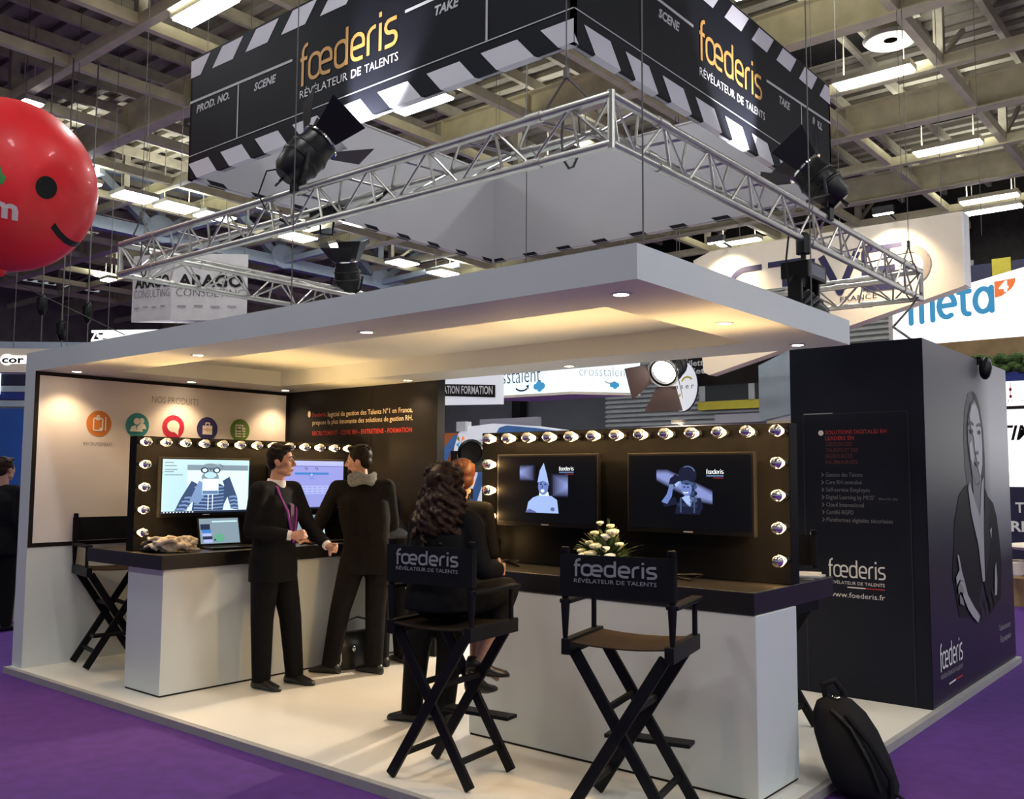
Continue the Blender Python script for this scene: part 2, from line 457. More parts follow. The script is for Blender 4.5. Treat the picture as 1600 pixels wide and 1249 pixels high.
def hall_lights():
    spec = [(-2.8, 11.15, 'bright strip light above right end of the clapperboard banner, below the roof duct'),
            (-2.77, 15.19, 'single strip light high at right, second behind the roof duct'),
            (-2.95, 19.22, 'nearer of two short strip lights over the right hanging signs'),
            (-3.07, 20.2, 'farther of two short strip lights over the right hanging signs'),
            (-9.05, 19.3, 'strip light just above top left of the cream hanging sign'),
            (-8.8, 11.2, 'strip light seen through the truss under the banner'),
            (-9.05, 3.33, 'round looking strip light at the top edge, left of the banner'),
            (-14.34, 3.27, 'small light above the red balloon, right one of a pair'),
            (-15.06, 3.31, 'small light above the red balloon, left one of a pair'),
            (-27.1, 11.2, 'strip light alone in the dark roof left of the white cube sign')]
    for i, (x, y, l) in enumerate(spec): light_fixture(i, x, y, 7.86, 'x', 1.15 if i < 7 else .5, 'tube_light', l, i in (0, 1, 2, 4, 5, 6, 9), power=3.2 if i == 9 else 1)
    left = [(5.64, 'cool strip light just right of the red balloon'), (6.93, 'cool strip light first of three in a row left of the banner'), (7.95, 'cool strip light middle of three in a row left of the banner'),
            (8.95, 'cool strip light last of three in a row left of the banner'), (11.4, 'cool strip light half hidden behind the truss at left'), (12.8, 'cool strip light below the truss left of the spotlight'),
            (15.1, 'short cool strip light behind the small black spotlight'), (16.8, 'cool strip light farthest right in the left row, above canopy')]
    for y, l in left: light_fixture(0, -17.55, y, 7.75, 'y', .78, 'tube_cool', l, y in (5.64, 7.95, 11.4, 16.8), wd=.30)
    n = 0
    for x in (4.3, -2.8, -9.05):                 # unseen rows added above and behind the camera to light the booth
        for y in (-5.4, -1.1, 3.2, 7.45):
            if (x, y) in ((-9.05, 3.2),): continue
            light_fixture(0, x, y, 7.86, 'x', 1.15, 'tube_light', 'unseen strip light added to the hall roof rows outside the picture'); n += 1
    for y in (-5.4, -1.1, 3.2, 7.45): light_fixture(0, 10.9, y, 7.86, 'x', 1.15, 'tube_light', 'unseen strip light added to the hall roof rows outside the picture', power=3.2)  # unseen stronger row added to brighten the right face of the canopy
    for y in (11.15, 15.19): light_fixture(0, 4.3, y, 7.86, 'x', 1.15, 'tube_light', 'unseen strip light added to the hall roof rows outside the picture')
hall_lights()

def roof_things():
    t = thing('air_duct', (-1.5, 10.6, 8.3), 'big round grey roof duct with a disc diffuser at top right', 'duct')
    b = MB(); b.tube([(-1.55, 10.75, 8.9), (9, 10.75, 8.9)], .3, 20)
    for x in (-.3, 1.6, 3.5): b.tube([(x, 10.75, 8.9), (x+.06, 10.75, 8.9)], .315, 20)
    b.build('pipe', 'duct_grey', t, smooth=40)
    b = MB(); b.box((-2.75, 10.4, 8.62), (-2.05, 11.1, 9.2)); b.tube([(-2.05, 10.75, 8.9), (-1.5, 10.75, 8.9)], [.26, .3], 20); b.tube([(-2.4, 10.75, 8.35), (-2.4, 10.75, 8.65)], .3, 20); b.build('drop_box', 'duct_grey', t, smooth=40)
    b = MB(); b.lathe([(.10, 8.22), (.36, 8.20), (.40, 8.24), (.30, 8.36), (.05, 8.36)], (-2.4, 10.75, 0), 28); b.build('diffuser_disc', 'duct_grey', t, smooth=40)
    for (x, y, l) in ((-4.2, 12.3, 'dark smoke vent opening in the roof beside the round duct'), (-3.4, 16.6, 'dark smoke vent opening in the roof behind the second strip light'), (-9.5, 16.4, 'dark smoke vent opening above the cream hanging sign')):
        t = thing('smoke_vent', (x, y, 9.1), l, 'roof vent', 'smoke vents in the roof')
        b = MB(); b.box((-.9, -.5, 0), (.9, .5, .1)); b.build('pane', 'wall_dark', t, local=True)
        b = MB(); b.box((-.96, -.56, -.02), (-.9, .56, .1)); b.box((.9, -.56, -.02), (.96, .56, .1)); b.box((-.9, -.56, -.02), (.9, -.5, .1)); b.box((-.9, .5, -.02), (.9, .56, .1)); b.build('frame', 'purlin_grey', t, local=True)
roof_things()

# ================================================================ THE BOOTH SHELL
def platform():
    t = thing('platform', (-3.13, 3.02, 0), 'low white exhibition platform with grey rim on purple carpet', 'platform')
    b = MB(); b.box((-6.225, .04, .002), (-.04, 6.01, .052)); b.build('deck', 'white_floor', t)
    b = MB()
    b.box((-6.2648, 0, 0), (0, .04, .05)); b.box((-6.2648, 6.01, 0), (0, 6.0494, .05)); b.box((-6.2648, .04, 0), (-6.225, 6.01, .05)); b.box((-.04, .04, 0), (0, 6.01, .05))
    b.build('rim', 'rim_grey', t)
platform()
WX0, WX1 = -6.234, -6.0515
def booth_walls():
    t = thing('partition_wall', (-6.14, 1.35, .052), 'white side wall with five round product icons in a black frame', 'wall panel')
    b = MB(); b.box((WX0, .054, .052), (WX1, 2.70, 2.632)); b.build('panel', 'white_paint', t)
    pl = Plane((WX1, 0, 0), (0, 1, 0), (0, 0, 1))
    b = MB(); rect(b, pl, .054, 1.02, 2.604, 2.472); b.build('frame_border', 'frame_black', t)
    b = MB(); rect(b, pl, .090, 1.055, 2.572, 2.44, k=2); b.build('printed_panel', 'wall_print', t)
    b = MB(); txt(b, pl, 'NOS PRODUITS', 1.09, 2.275, .475, .062, k=3, bold=-.012); b.build('heading', 'text_taupe', t)
    b = MB(); txt(b, pl, 'RECRUTEMENT', .475, 1.868, .26, .028, k=3); b.build('caption', 'text_taupe', t)
    mat('ic_orange', (.62, .20, .035), .55); mat('ic_teal', (.03, .27, .29), .55); mat('ic_red', (.50, .015, .06), .55); mat('ic_navy', (.03, .028, .14), .55); mat('ic_green', (.11, .23, .025), .55)
    R = .112; z = 2.06
    for i, (y, m) in enumerate(((.605, 'ic_orange'), (.958, 'ic_teal'), (1.31, 'ic_red'), (1.664, 'ic_navy'), (2.027, 'ic_green'))):
        b = MB(); disc(b, pl, y, z, R, m=m, k=3); W = 'wall_print'
        if i == 0:
            stroke(b, pl, rrect(y-.05, z-.06, y+.03, z+.045, .012), .013, W, 4); rect(b, pl, y-.028, z+.03, y+.008, z+.06, W, 4); disc(b, pl, y-.01, z+.06, .016, m=W, k=4)
            rect(b, pl, y+.005, z-.06, y+.03, z-.035, W, 4); stroke(b, pl, [(y+.057, z-.06), (y+.057, z+.045)], .012, W, 4); rect(b, pl, y+.05, z+.05, y+.064, z+.06, W, 4)
        elif i == 1:
            disc(b, pl, y+.037, z+.042, .026, m=W, k=4); b.poly([pl(q, r, 4) for q, r in ((y+.01, z-.03), (y+.085, z-.03), (y+.07, z+.01), (y+.04, z+.02), (y+.015, z+.01))], W)
            disc(b, pl, y-.012, z+.036, .036, m=m, k=5); disc(b, pl, y-.012, z+.036, .03, m=W, k=6)
            b.poly([pl(q, r, 6) for q, r in ((y-.075, z-.055), (y+.05, z-.055), (y+.035, z-.012), (y+.005, z+.0), (y-.03, z+.0), (y-.06, z-.012))], W)
            b.poly([pl(q, r, 7) for q, r in ((y-.02, z+.0), (y-.005, z+.0), (y-.012, z-.05))], m)
        elif i == 2:
            disc(b, pl, y-.002, z+.008, .062, .055, W, 4); b.poly([pl(q, r, 4) for q, r in ((y+.01, z-.045), (y+.05, z-.075), (y+.052, z-.02))], W)
        elif i == 3:
            rect(b, pl, y-.052, z-.055, y+.052, z+.03, W, 4); stroke(b, pl, [(y-.02, z+.03), (y-.02, z+.055), (y+.02, z+.055), (y+.02, z+.03)], .01, W, 4)
            stroke(b, pl, [(y-.052, z-.008), (y+.052, z-.008)], .006, 'ic_orange', 5); disc(b, pl, y, z-.008, .014, m='ic_orange', k=5); disc(b, pl, y, z-.008, .008, m=W, k=6)
        else:
            stroke(b, pl, [(y-.05, z-.06), (y-.05, z+.05), (y+.03, z+.05), (y+.03, z-.0)], .011, W, 4)
            for q in (-.06, -.035, -.01): stroke(b, pl, [(y-.05, z+q), (y+.012, z+q)], .011, W, 4); stroke(b, pl, [(y+.028, z+q), (y+.06, z+q+.006)], .012, W, 4)
            rect(b, pl, y-.03, z+.018, y+.01, z+.034, W, 4); rect(b, pl, y+.04, z+.012, y+.06, z+.026, W, 4)
        b.build('icon', m, t)
    t = thing('back_wall', (-4.97, 2.65, .052), 'black rear partition with cream and red company text', 'wall panel')
    b = MB(); b.box((WX1, 2.606, .052), (-3.8989, 2.70, 2.632)); b.build('panel', 'black_print', t)
    b = MB(); b.box((-4.77, 2.603, .06), (-4.766, 2.6062, 2.46)); b.build('seam', 'frame_black', t)
    pl = Plane((0, 2.606, 0), (1, 0, 0), (0, 0, 1))
    b = MB(); disc(b, pl, -5.697, 2.238, .022, .032, k=2); b.build('bullet', 'text_cream', t)
    b = MB(); txt(b, pl, 'Foederis,', -5.642, 2.208, .215, .042, k=2, bold=.012); txt(b, pl, 'RECRUTEMENT - CORE RH - ENTRETIENS - FORMATION', -5.642, 2.02, 1.43, .042, 'text_red', k=2, bold=.02); b.build('red_text', 'text_red', t)
    b = MB(); txt(b, pl, 'logiciel de gestion des Talents N\u00b01 en France,', -5.405, 2.202, 1.195, .046, k=2, bold=.008); txt(b, pl, 'propose la plus innovante des solutions de gestion RH.', -5.642, 2.128, 1.435, .046, k=2, bold=.008); b.build('cream_text', 'text_cream', t)
booth_walls()
KX, KY, KB, KZ0, KZ1 = -.2283, .0537, 2.606, 2.4738, 2.632
def canopy():
    t = thing('canopy', (-3.23, 1.33, KZ0), 'white box canopy over the booth with recessed ceiling', 'canopy')
    rx0, rx1, ry0, ry1 = -5.53, -.71, .53, 2.12
    b = MB()
    b.box((WX1, KY, KZ0), (KX, ry0, KZ1)); b.box((WX1, ry1, KZ0), (KX, KB, KZ1)); b.box((WX1, ry0, KZ0), (rx0, ry1, KZ1)); b.box((rx1, ry0, KZ0), (KX, ry1, KZ1))
    b.build('border', 'white_paint', t)
    b = MB(); b.box((rx0, ry0, KZ1-.018), (rx1, ry1, KZ1)); b.build('recessed_ceiling', 'white_paint', t)
    ld = bpy.data.lights.new('downlight', 'SPOT'); ld.energy = DOWN_W; ld.color = (1, .70, .40); ld.spot_size = math.radians(115); ld.spot_blend = .7; ld.shadow_soft_size = .04
    lab = {0: 'left front corner, above the icon wall', 1: 'left edge, above the middle of the icon wall', 2: 'left back corner where the two walls meet', 3: 'front edge, left of the men', 4: 'front edge, above the seated woman',
           5: 'back edge, above the black text wall', 6: 'back edge, above the gap beside the text wall', 7: 'near corner of the canopy', 8: 'right edge, middle, in the yellow glow', 9: 'right back corner next to the storage cabin'}
    for i, (x, y) in enumerate(((-5.83, .29), (-5.84, 1.36), (-5.83, 2.4), (-4.06, .32), (-2.29, .34), (-4.12, 2.45), (-2.34, 2.45), (-.47, .3), (-.47, 1.34), (-.49, 2.4))):
        s = thing('downlight', (x, y, KZ0-.006), 'small round recessed downlight at the %s' % lab[i], 'downlight', 'recessed downlights in the canopy')
        b = MB(); b.lathe([(.036, .002), (.052, 0), (.054, .006), (.036, .006)], n=20, ring=True); b.build('ring', 'white_paint', s, local=True, smooth=40)
        b = MB(); b.lathe([(.0, .003), (.036, .003), (.036, .0055), (0, .0055)], n=20); b.build('lens', 'down_glow', s, local=True)
        lo = bpy.data.objects.new('lamp', ld); COL.objects.link(lo); lo.parent = s; lo.location = (0, 0, -.02)
canopy()
CX0, CX1, CY0, CY1, CZ = -1.005, -.039, 3.4834, 6.0079, 2.6082
def cabin():
    t = thing('storage_cabin', (-.52, 4.7, .052), 'dark storage cabin with a printed portrait side and white lettering', 'cabin')
    b = MB(); b.box((CX0, CY0, .052), (CX1, CY1, CZ)); b.build('walls', 'navy_print', t)
    pl = Plane((0, CY0, 0), (1, 0, 0), (0, 0, 1))
    b = MB(); rect(b, pl, -.905, .06, -.145, 2.092); b.build('door', 'navy_print', t)
    b = MB(); stroke(b, pl, [(-.905, .06), (-.905, 2.096), (-.145, 2.096), (-.145, .06)], .008, k=2, rnd=False); stroke(b, pl, [(-.90, 2.10), (-.68, 2.10)], .008, 'text_grey', 2); b.build('door_seam', 'seam_dim', t)
    b = MB()
    for z in (1.19, .995): rect(b, pl, -.868, z, -.826, z+.03, k=2)
    b.build('hinge', 'line_grey', t)
    b = MB(); disc(b, pl, -.771, 1.956, .02, k=2); b.build('bullet', 'text_white', t)
    b = MB(); y = 1.945
    for k, (s, wd, m) in enumerate((('SOLUTIONS DIGITALES RH', .445, 'text_red'), ('LEADERS EN', .21, 'text_red'), ('GESTION DES', .20, 'text_darkred'), ('TALENTS ET DES', .24, 'text_darkred'), ('RESSOURCES', .20, 'text_darkred'), ('HUMAINES', .235, 'text_darkred'))):
        txt(b, pl, s, -.738, y-.044*k, wd, .028, m, .012, k=2)
    b.build('red_text', 'text_red', t)
    b = MB(); L = ['Gestion des Talents', 'Core RH centralis\u00e9', 'Self-service Employ\u00e9s', 'Digital Learning by MOS\u00b0', 'Cloud International', 'Certifi\u00e9 RGPD', 'Plateformes digitales s\u00e9curis\u00e9es']
    W = [.27, .265, .32, .355, .275, .20, .475]
    for k, s in enumerate(L):
        z = 1.632-.0548*k; txt(b, pl, s, -.742, z, W[k], .03, k=2); stroke(b, pl, [(-.772, z), (-.758, z+.013), (-.772, z+.026)], .006, k=2)
    txt(b, pl, 'Mind On Site', -.36, 1.632-.0548*3, .13, .016, k=2)
    b.build('list_text', 'text_dim', t)
    b = MB(); logo(b, pl, -.735, .905, .405, .088, k=2, bold=.15); txt(b, pl, 'R\u00c9V\u00c9LATEUR DE TALENTS', -.735, .855, .40, .022, k=2); txt(b, pl, 'www.foederis.fr', -.735, .762, .40, .036, k=2)
    stroke(b, pl, [(-.60, .835), (-.47, .835)], .008, k=2); stroke(b, pl, [(-.47, .835), (-.335, .835)], .008, 'text_red', 2); b.build('logo', 'text_white', t)
    # printed side: portrait
    pl = Plane((CX1, 0, 0), (0, 1, 0), (0, 0, 1))
    m = bpy.data.materials.new('portrait_backdrop'); m.use_nodes = True; nt = m.node_tree; bs = nt.nodes['Principled BSDF']; bs.inputs['Roughness'].default_value = .45
    tc = nt.nodes.new('ShaderNodeTexCoord'); sp = nt.nodes.new('ShaderNodeSeparateXYZ'); nt.links.new(tc.outputs['Generated'], sp.inputs[0])
    c1 = nt.nodes.new('ShaderNodeValToRGB'); c2 = nt.nodes.new('ShaderNodeValToRGB'); mx = nt.nodes.new('ShaderNodeMix'); mx.data_type = 'RGBA'
    def ramp(c, L):
        e = c.color_ramp.elements
        while len(e) < len(L): e.new(.5)
        for q, (p, col) in zip(e, L): q.position = p; q.color = (*col, 1)
    ramp(c1, [(0, (.013, .007, .024)), (.36, (.016, .014, .026)), (.66, (.034, .034, .038)), (.85, (.062, .061, .070)), (.97, (.115, .112, .128))])
    ramp(c2, [(0, (.013, .007, .026)), (.33, (.022, .018, .036)), (.46, (.20, .205, .22)), (.75, (.46, .465, .47)), (.9, (.40, .40, .41))])
    nt.links.new(sp.outputs['Z'], c1.inputs[0]); nt.links.new(sp.outputs['Z'], c2.inputs[0])
    c3 = nt.nodes.new('ShaderNodeValToRGB'); ramp(c3, [(.58, (0, 0, 0)), (.74, (1, 1, 1))]); nt.links.new(sp.outputs['Y'], c3.inputs[0])
    nt.links.new(c3.outputs[0], mx.inputs[0]); nt.links.new(c1.outputs[0], mx.inputs[6]); nt.links.new(c2.outputs[0], mx.inputs[7]); nt.links.new(mx.outputs[2], bs.inputs['Base Color'])
    MATS['portrait_backdrop'] = m
    b = MB(); rect(b, pl, CY0+.002, .06, CY1-.002, CZ-.002); b.build('printed_side', 'portrait_backdrop', t)
    b = MB()
    P = lambda L, m, k: b.poly([pl(y, z, k) for y, z in L], m)
    P([(4.80, 2.33), (4.66, 2.30), (4.54, 2.16), (4.49, 1.95), (4.50, 1.7), (4.56, 1.55), (4.66, 1.55), (4.7, 2.0), (4.84, 2.26)], 'pr_hair2', 1.5)
    P([(4.80, 2.33), (4.90, 2.31), (5.02, 2.21), (5.10, 2.04), (5.125, 1.8), (5.11, 1.56), (5.05, 1.52), (5.0, 1.7), (4.98, 2.08), (4.84, 2.24)], 'pr_hair', 2)
    P([(4.60, 2.02), (4.65, 2.14), (4.73, 2.22), (4.84, 2.26), (4.95, 2.2), (5.03, 2.05), (5.045, 1.88), (5.03, 1.74), (4.97, 1.64), (4.88, 1.585), (4.80, 1.58), (4.70, 1.66), (4.63, 1.80), (4.60, 1.9)], 'pr_face_shade', 3)
    P([(4.66, 2.12), (4.74, 2.21), (4.84, 2.235), (4.94, 2.17), (5.01, 2.05), (5.03, 1.88), (5.01, 1.74), (4.95, 1.65), (4.90, 1.66), (4.86, 1.74), (4.80, 1.84), (4.77, 1.95), (4.70, 2.02)], 'pr_face', 4)
    P([(4.62, 1.90), (4.70, 1.93), (4.76, 1.80), (4.72, 1.72), (4.65, 1.78)], 'pr_face', 4)
    for y in (4.70, 4.935):
        b.poly([pl(y+.045*math.cos(q*PI/6), 2.0+.018*math.sin(q*PI/6), 5) for q in range(12)], 'pr_hair'); stroke(b, pl, [(y-.07, 2.05), (y, 2.07), (y+.06, 2.055)], .02, 'pr_feat', 5)
    P([(4.80, 1.83), (4.86, 1.815), (4.90, 1.83), (4.86, 1.85)], 'pr_feat', 5); P([(4.76, 1.755), (4.83, 1.765), (4.92, 1.755), (4.84, 1.715)], 'pr_feat', 5)
    P([(4.70, 1.66), (4.80, 1.57), (4.90, 1.58), (4.98, 1.66), (5.0, 1.45), (4.88, 1.28), (4.72, 1.48)], 'pr_face_shade', 2.5)
    P([(4.55, 1.55), (4.62, 1.35), (4.80, 1.10), (4.90, .80), (4.97, .80), (4.99, 1.2), (5.05, 1.64), (4.98, 1.60), (4.88, 1.32), (4.74, 1.45), (4.60, 1.60)], 'pr_shirt', 3.5)
    P([(5.06, 1.58), (5.16, 1.48), (5.34, 1.42), (5.45, 1.3), (5.52, 1.1), (5.56, .9), (5.50, .62), (5.1, .52), (4.94, .80), (4.985, 1.2)], 'pr_blazer', 3)
    P([(5.08, 1.54), (5.2, 1.36), (5.12, 1.22), (5.22, 1.16), (5.0, .82), (4.99, 1.2)], 'pr_blazer2', 4)
    P([(5.17, 1.20), (5.24, 1.22), (5.22, 1.13)], 'pr_shirt', 5)
    P([(4.3, 1.5), (4.54, 1.58), (4.62, 1.34), (4.79, 1.10), (4.90, .80), (4.7, .55), (4.2, .6), (4.05, .9), (4.15, 1.3)], 'pr_blazer', 2)
    # pointing hand and folded arm
    P([(4.165, 1.06), (4.205, 1.05), (4.27, .93), (4.33, .86), (4.42, .74), (4.60, .63), (4.76, .545), (4.70, .50), (4.55, .56), (4.42, .63), (4.30, .73), (4.22, .84), (4.22, .92)], 'pr_hand', 5)
    for q in range(3): P([(4.10+.04*q, .90-.075*q), (4.20, .945-.09*q), (4.27, .90-.09*q), (4.30, .85-.09*q), (4.20, .875-.09*q), (4.11+.04*q, .84-.075*q)], 'pr_hand2' if q else 'pr_hand', 6)
    P([(5.28, .88), (5.33, .93), (5.35, .78), (5.32, .66), (5.24, .66)], 'pr_shirt', 6)
    for q in range(4): stroke(b, pl, [(4.80+.12*q, .62+.03*q), (4.86+.12*q, .56+.03*q), (4.88+.12*q, .50+.03*q)], .03, 'pr_blazer2', 6)
    b.build('portrait_print', 'pr_face', t)
    b = MB(); logo(b, pl, 3.665, .29, .58, .118, k=2, bold=.15); txt(b, pl, 'R\u00c9V\u00c9LATEUR DE TALENTS', 3.68, .225, .56, .03, 'text_grey', k=2)
    stroke(b, pl, [(3.87, .165), (4.04, .17)], .012, k=2); stroke(b, pl, [(4.04, .17), (4.23, .172)], .012, 'text_red', 2)
    txt(b, pl, 'Talentueuse', 5.40, .345, .42, .05, 'text_grey', k=2); txt(b, pl, '\u00c9quip\u00e9e', 5.44, .25, .38, .05, 'text_grey', k=2); b.build('logo', 'text_white', t)
    s = thing('clip_lamp', (CX1+.05, 4.98, 2.42), 'small black clip lamp hooked over the cabin top edge above the portrait', 'lamp')
    b = MB(); b.ell((CX1+.06, 5.02, 2.53), (.05, .06, .10), 12, 8, rot=Matrix.Rotation(-.35, 3, 'X')); b.build('head', 'black_plastic', s, smooth=60)
    b = MB(); b.box((CX1-.04, 4.98, CZ+.002), (CX1+.03, 5.02, CZ+.014)); b.box((CX1+.006, 4.98, 2.56), (CX1+.03, 5.02, CZ+.014)); b.build('bracket', 'black_metal', s)
cabin()

# ================================================================ COUNTERS, VANITY BOARDS
def counters():
    def base(x0, y0, x1, y1, label):
        t = thing('counter_base', ((x0+x1)/2, (y0+y1)/2, .052), label, 'counter', 'white counter bases')
        b = MB(); b.box((x0+.006, y0+.006, .0525), (x1-.006, y1-.006, .0655)); b.build('plinth', 'frame_black', t)  # recessed plinth coloured black for the shadow line under the body
        b = MB(); b.box((x0, y0, .0645), (x1, y1, .945)); b.build('body', 'white_paint', t, bevel=.004)
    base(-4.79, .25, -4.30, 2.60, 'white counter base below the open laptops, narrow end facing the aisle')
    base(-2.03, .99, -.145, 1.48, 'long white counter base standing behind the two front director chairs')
    b = MB(); b.box((-5.35, .21, .9455), (-4.26, 2.60, 1.05)); tag(b.build('countertop', 'black_lacquer', bevel=.004), 'thick black countertop under the laptops and knitted scarf', 'countertop', 'thick black worktops')
    b = MB(); b.box((-2.36, .985, .9455), (-.150, 2.02, 1.0573)); tag(b.build('countertop', 'black_lacquer', bevel=.004), 'thick black countertop carrying the flower arrangement', 'countertop', 'thick black worktops')
    t = thing('vanity_board', (-4.83, 1.35, 1.051), 'black board edged with lit bulbs holding the bright sweater screen', 'vanity board', 'black light-bulb boards')
    b = MB(); b.box((-4.878, .27, 1.051), (-4.775, 2.44, 1.912)); b.build('panel', 'black_board', t, bevel=.004)
    for y in (.6, 2.1): b = MB(); b.prism([(-4.878, y, 1.051), (-5.06, y, 1.051), (-4.878, y, 1.30)], (0, .03, 0)); b.build('foot', 'black_board', t)
    t = thing('vanity_board', (-1.24, 1.48, 1.0583), 'black board edged with lit bulbs holding the two dark portrait screens', 'vanity board', 'black light-bulb boards')
    b = MB(); b.box((-2.329, 1.4308, 1.0583), (-.146, 1.535, 1.9145)); b.build('panel', 'black_board', t, bevel=.004)
    for x in (-2.0, -.5): b = MB(); b.prism([(x, 1.535, 1.0583), (x, 1.72, 1.0583), (x, 1.535, 1.30)], (.03, 0, 0)); b.build('foot', 'black_board', t)
counters()
def bulbs():
    t = thing('light_bulb', (0, 0, 0), 'x', 'light bulb')
    rx = Matrix.Rotation(PI/2, 3, 'X')               # axis +Z -> -Y (out of the board)
    b = MB(); b.lathe([(.020, 0), (.021, .028), (.016, .034), (.0155, .046), (.0235, .086), (.0215, .086), (.012, .045)], n=14, rot=rx); b.build('socket_and_baffle', 'black_plastic', t, local=True, smooth=40)  # flared cup inside the glass added to keep filament light off the board
    pr = [(.0165, .044), (.021, .062), (.0265, .082), (.0305, .098), (.0325, .112), (.033, .125)]
    b = MB(); b.lathe(pr, n=16, rot=rx); g = b.build('glass', 'bulb_glow', t, local=True, smooth=60)
    b = MB(); b.lathe([(.0335*math.sin(math.radians(q)), .1225-.029*math.cos(math.radians(q))) for q in (88, 105, 120, 135, 150, 165, 180)], n=16, rot=rx); b.build('chrome_cap', 'chrome', t, local=True, smooth=60)
    ld = bpy.data.lights.new('filament', 'POINT'); ld.energy = BULB_W; ld.color = (1, .62, .24); ld.shadow_soft_size = .006
    lo = bpy.data.objects.new('filament', ld); COL.objects.link(lo); lo.parent = t; lo.location = (0, -.098, 0)
    first = True
    def place(x, y, z, rz, label, group, dead=False):
        nonlocal first
        if first: o = t; o.location = (x, y, z); o.rotation_euler = (0, 0, rz); o['label'] = label; o['group'] = group; first = False
        else: o = dup(t, (x, y, z), rz, label, group)
        if dead:
            for c in list(o.children):
                if c.type == 'LIGHT': bpy.data.objects.remove(c); continue
                if c.name.startswith('glass'):
                    c.data = c.data.copy(); c.data.materials[0] = MATS['bulb_dead']
    nth = ['first', 'second', 'third', 'fourth', 'fifth', 'sixth', 'seventh', 'eighth', 'ninth', 'tenth', 'eleventh', 'twelfth', 'last']
    lit = 'lit chrome tipped bulb'
    for k in range(13):
        place(-2.18+.1675*k, 1.432, 1.869, 0, '%s, %s from the left in the top row around the dark screens' % (lit, nth[k]), 'chrome tipped bulbs around the dark screens')
        place(-4.777, .292+.1635*k, 1.866, PI/2, ('unlit chrome tipped bulb in the top row above the bright sweater screen' if k == 4 else '%s, %s from the left in the top row around the bright screens' % (lit, nth[k])), 'chrome tipped bulbs around the bright screens', k == 4)
    for k in range(1, 5):
        q = ['', 'second from the top', 'middle one', 'fourth from the top', 'lowest'][k]
        place(-2.18, 1.432, 1.869-.170*k, 0, '%s, %s in the column beside the chef screen' % (lit, q), 'chrome tipped bulbs around the dark screens')
        place(-.17, 1.432, 1.869-.170*k, 0, '%s, %s in the column beside the helmet screen' % (lit, q), 'chrome tipped bulbs around the dark screens')
        place(-4.777, .292, 1.866-.169*k, PI/2, '%s, %s in the column beside the bright sweater screen' % (lit, q), 'chrome tipped bulbs around the bright screens')
bulbs()
def tv(name_label, x, y, z, rz, pic):
    t = thing('tv_screen', (x, y, z), name_label, 'television', 'wall mounted screens on the light-bulb boards', rz)
    b = MB(); b.box((-.40, -.07, 0), (.40, -.03, .46)); b.box((-.25, -.03, .08), (.25, -.001, .38)); b.build('casing', 'black_plastic', t, local=True, bevel=.004)
    pl = Plane((-.385, -.07, .03), (.77, 0, 0), (0, 0, .415), lift=1); pl.n = V(0, -1, 0); pl.lift = .0015
    b = MB(); pic(b, pl); b.build('picture', 'scr_dark', t, local=True)
    p2 = Plane((0, -.07, 0), (1, 0, 0), (0, 0, 1), .0015)
    b = MB(); rect(b, p2, -.03, .010, .03, .018); b.build('badge', 'line_grey', t, local=True)
def poly(b, pl, L, m, k): b.poly([pl(x, y, k) for x, y in L], m)
def pic_sweater(b, pl):
    rect(b, pl, 0, 0, 1, 1, 'scr_cyan', 1); rect(b, pl, .27, .04, .985, .88, 'scr_pale', 2); rect(b, pl, 0, 0, 1, .035, 'scr_ink', 2)
    for k in range(10): rect(b, pl, .02+.035*k, .008, .035+.035*k, .026, 'scr_white', 3)
    rect(b, pl, .27, .80, .985, .90, 'scr_grey', 3); rect(b, pl, .27, .90, 1, .97, 'scr_cyan', 3)
    for k, (y, L) in enumerate(((.93, .1), (.87, .13), (.80, .14), (.76, .1), (.70, .2))): rect(b, pl, .02, y, .02+L, y+.018, 'scr_grey', 3)
    torso = [(.33, .04), (.35, .30), (.42, .50), (.50, .56), (.62, .56), (.70, .50), (.76, .36), (.70, .14), (.69, .04)]
    poly(b, pl, torso, 'scr_blue', 4)
    for k in range(7):
        y = .08+.065*k; poly(b, pl, [(.35, y), (.52, y-.02), (.69, y+.005), (.70, y+.028), (.52, y+.005), (.355, y+.025)], 'scr_stripe', 5)
    for s, q in ((1, [(.14, .04), (.20, .26), (.32, .60), (.40, .53), (.36, .28), (.26, .04)]), (2, [(.88, .04), (.86, .28), (.76, .68), (.68, .60), (.74, .30), (.79, .06)])):
        poly(b, pl, q, 'scr_blue', 4)
    for k in range(4):
        y = .07+.07*k
        stroke(b, pl, [(.155+.03*k, y), (.22+.025*k, y+.01), (.275+.025*k, y-.02)], .03, 'scr_stripe', 5); stroke(b, pl, [(.78-.006*k, y), (.83-.005*k, y+.02), (.875-.007*k, y)], .03, 'scr_stripe', 5)
    poly(b, pl, [(.30, .22), (.40, .60), (.47, .56), (.46, .30), (.40, .16)], 'scr_stripe', 6)
    disc(b, pl, .53, .66, .10, .13, 'scr_grey', 6); disc(b, pl, .53, .71, .07, .06, 'scr_cyan', 7)
    disc(b, pl, .53, .86, .10, .07, 'scr_grey', 6)
    for x in (.46, .60): disc(b, pl, x, .80, .045, .055, 'scr_ink', 8); disc(b, pl, x, .80, .028, .036, 'scr_pale', 9)
    poly(b, pl, [(.50, .86), (.53, .80), (.56, .86), (.53, .83)], 'scr_ink', 8); poly(b, pl, [(.58, .92), (.66, .90), (.68, .84), (.64, .92)], 'scr_ink', 8)
    for x in (.51, .56): stroke(b, pl, [(x, .05), (x, .36)], .008, 'scr_white', 8)
    rect(b, pl, .435, .34, .625, .64, 'scr_cyan', 10); rect(b, pl, .44, .42, .62, .63, 'scr_white', 11); rect(b, pl, .44, .35, .62, .41, 'scr_mid', 11)
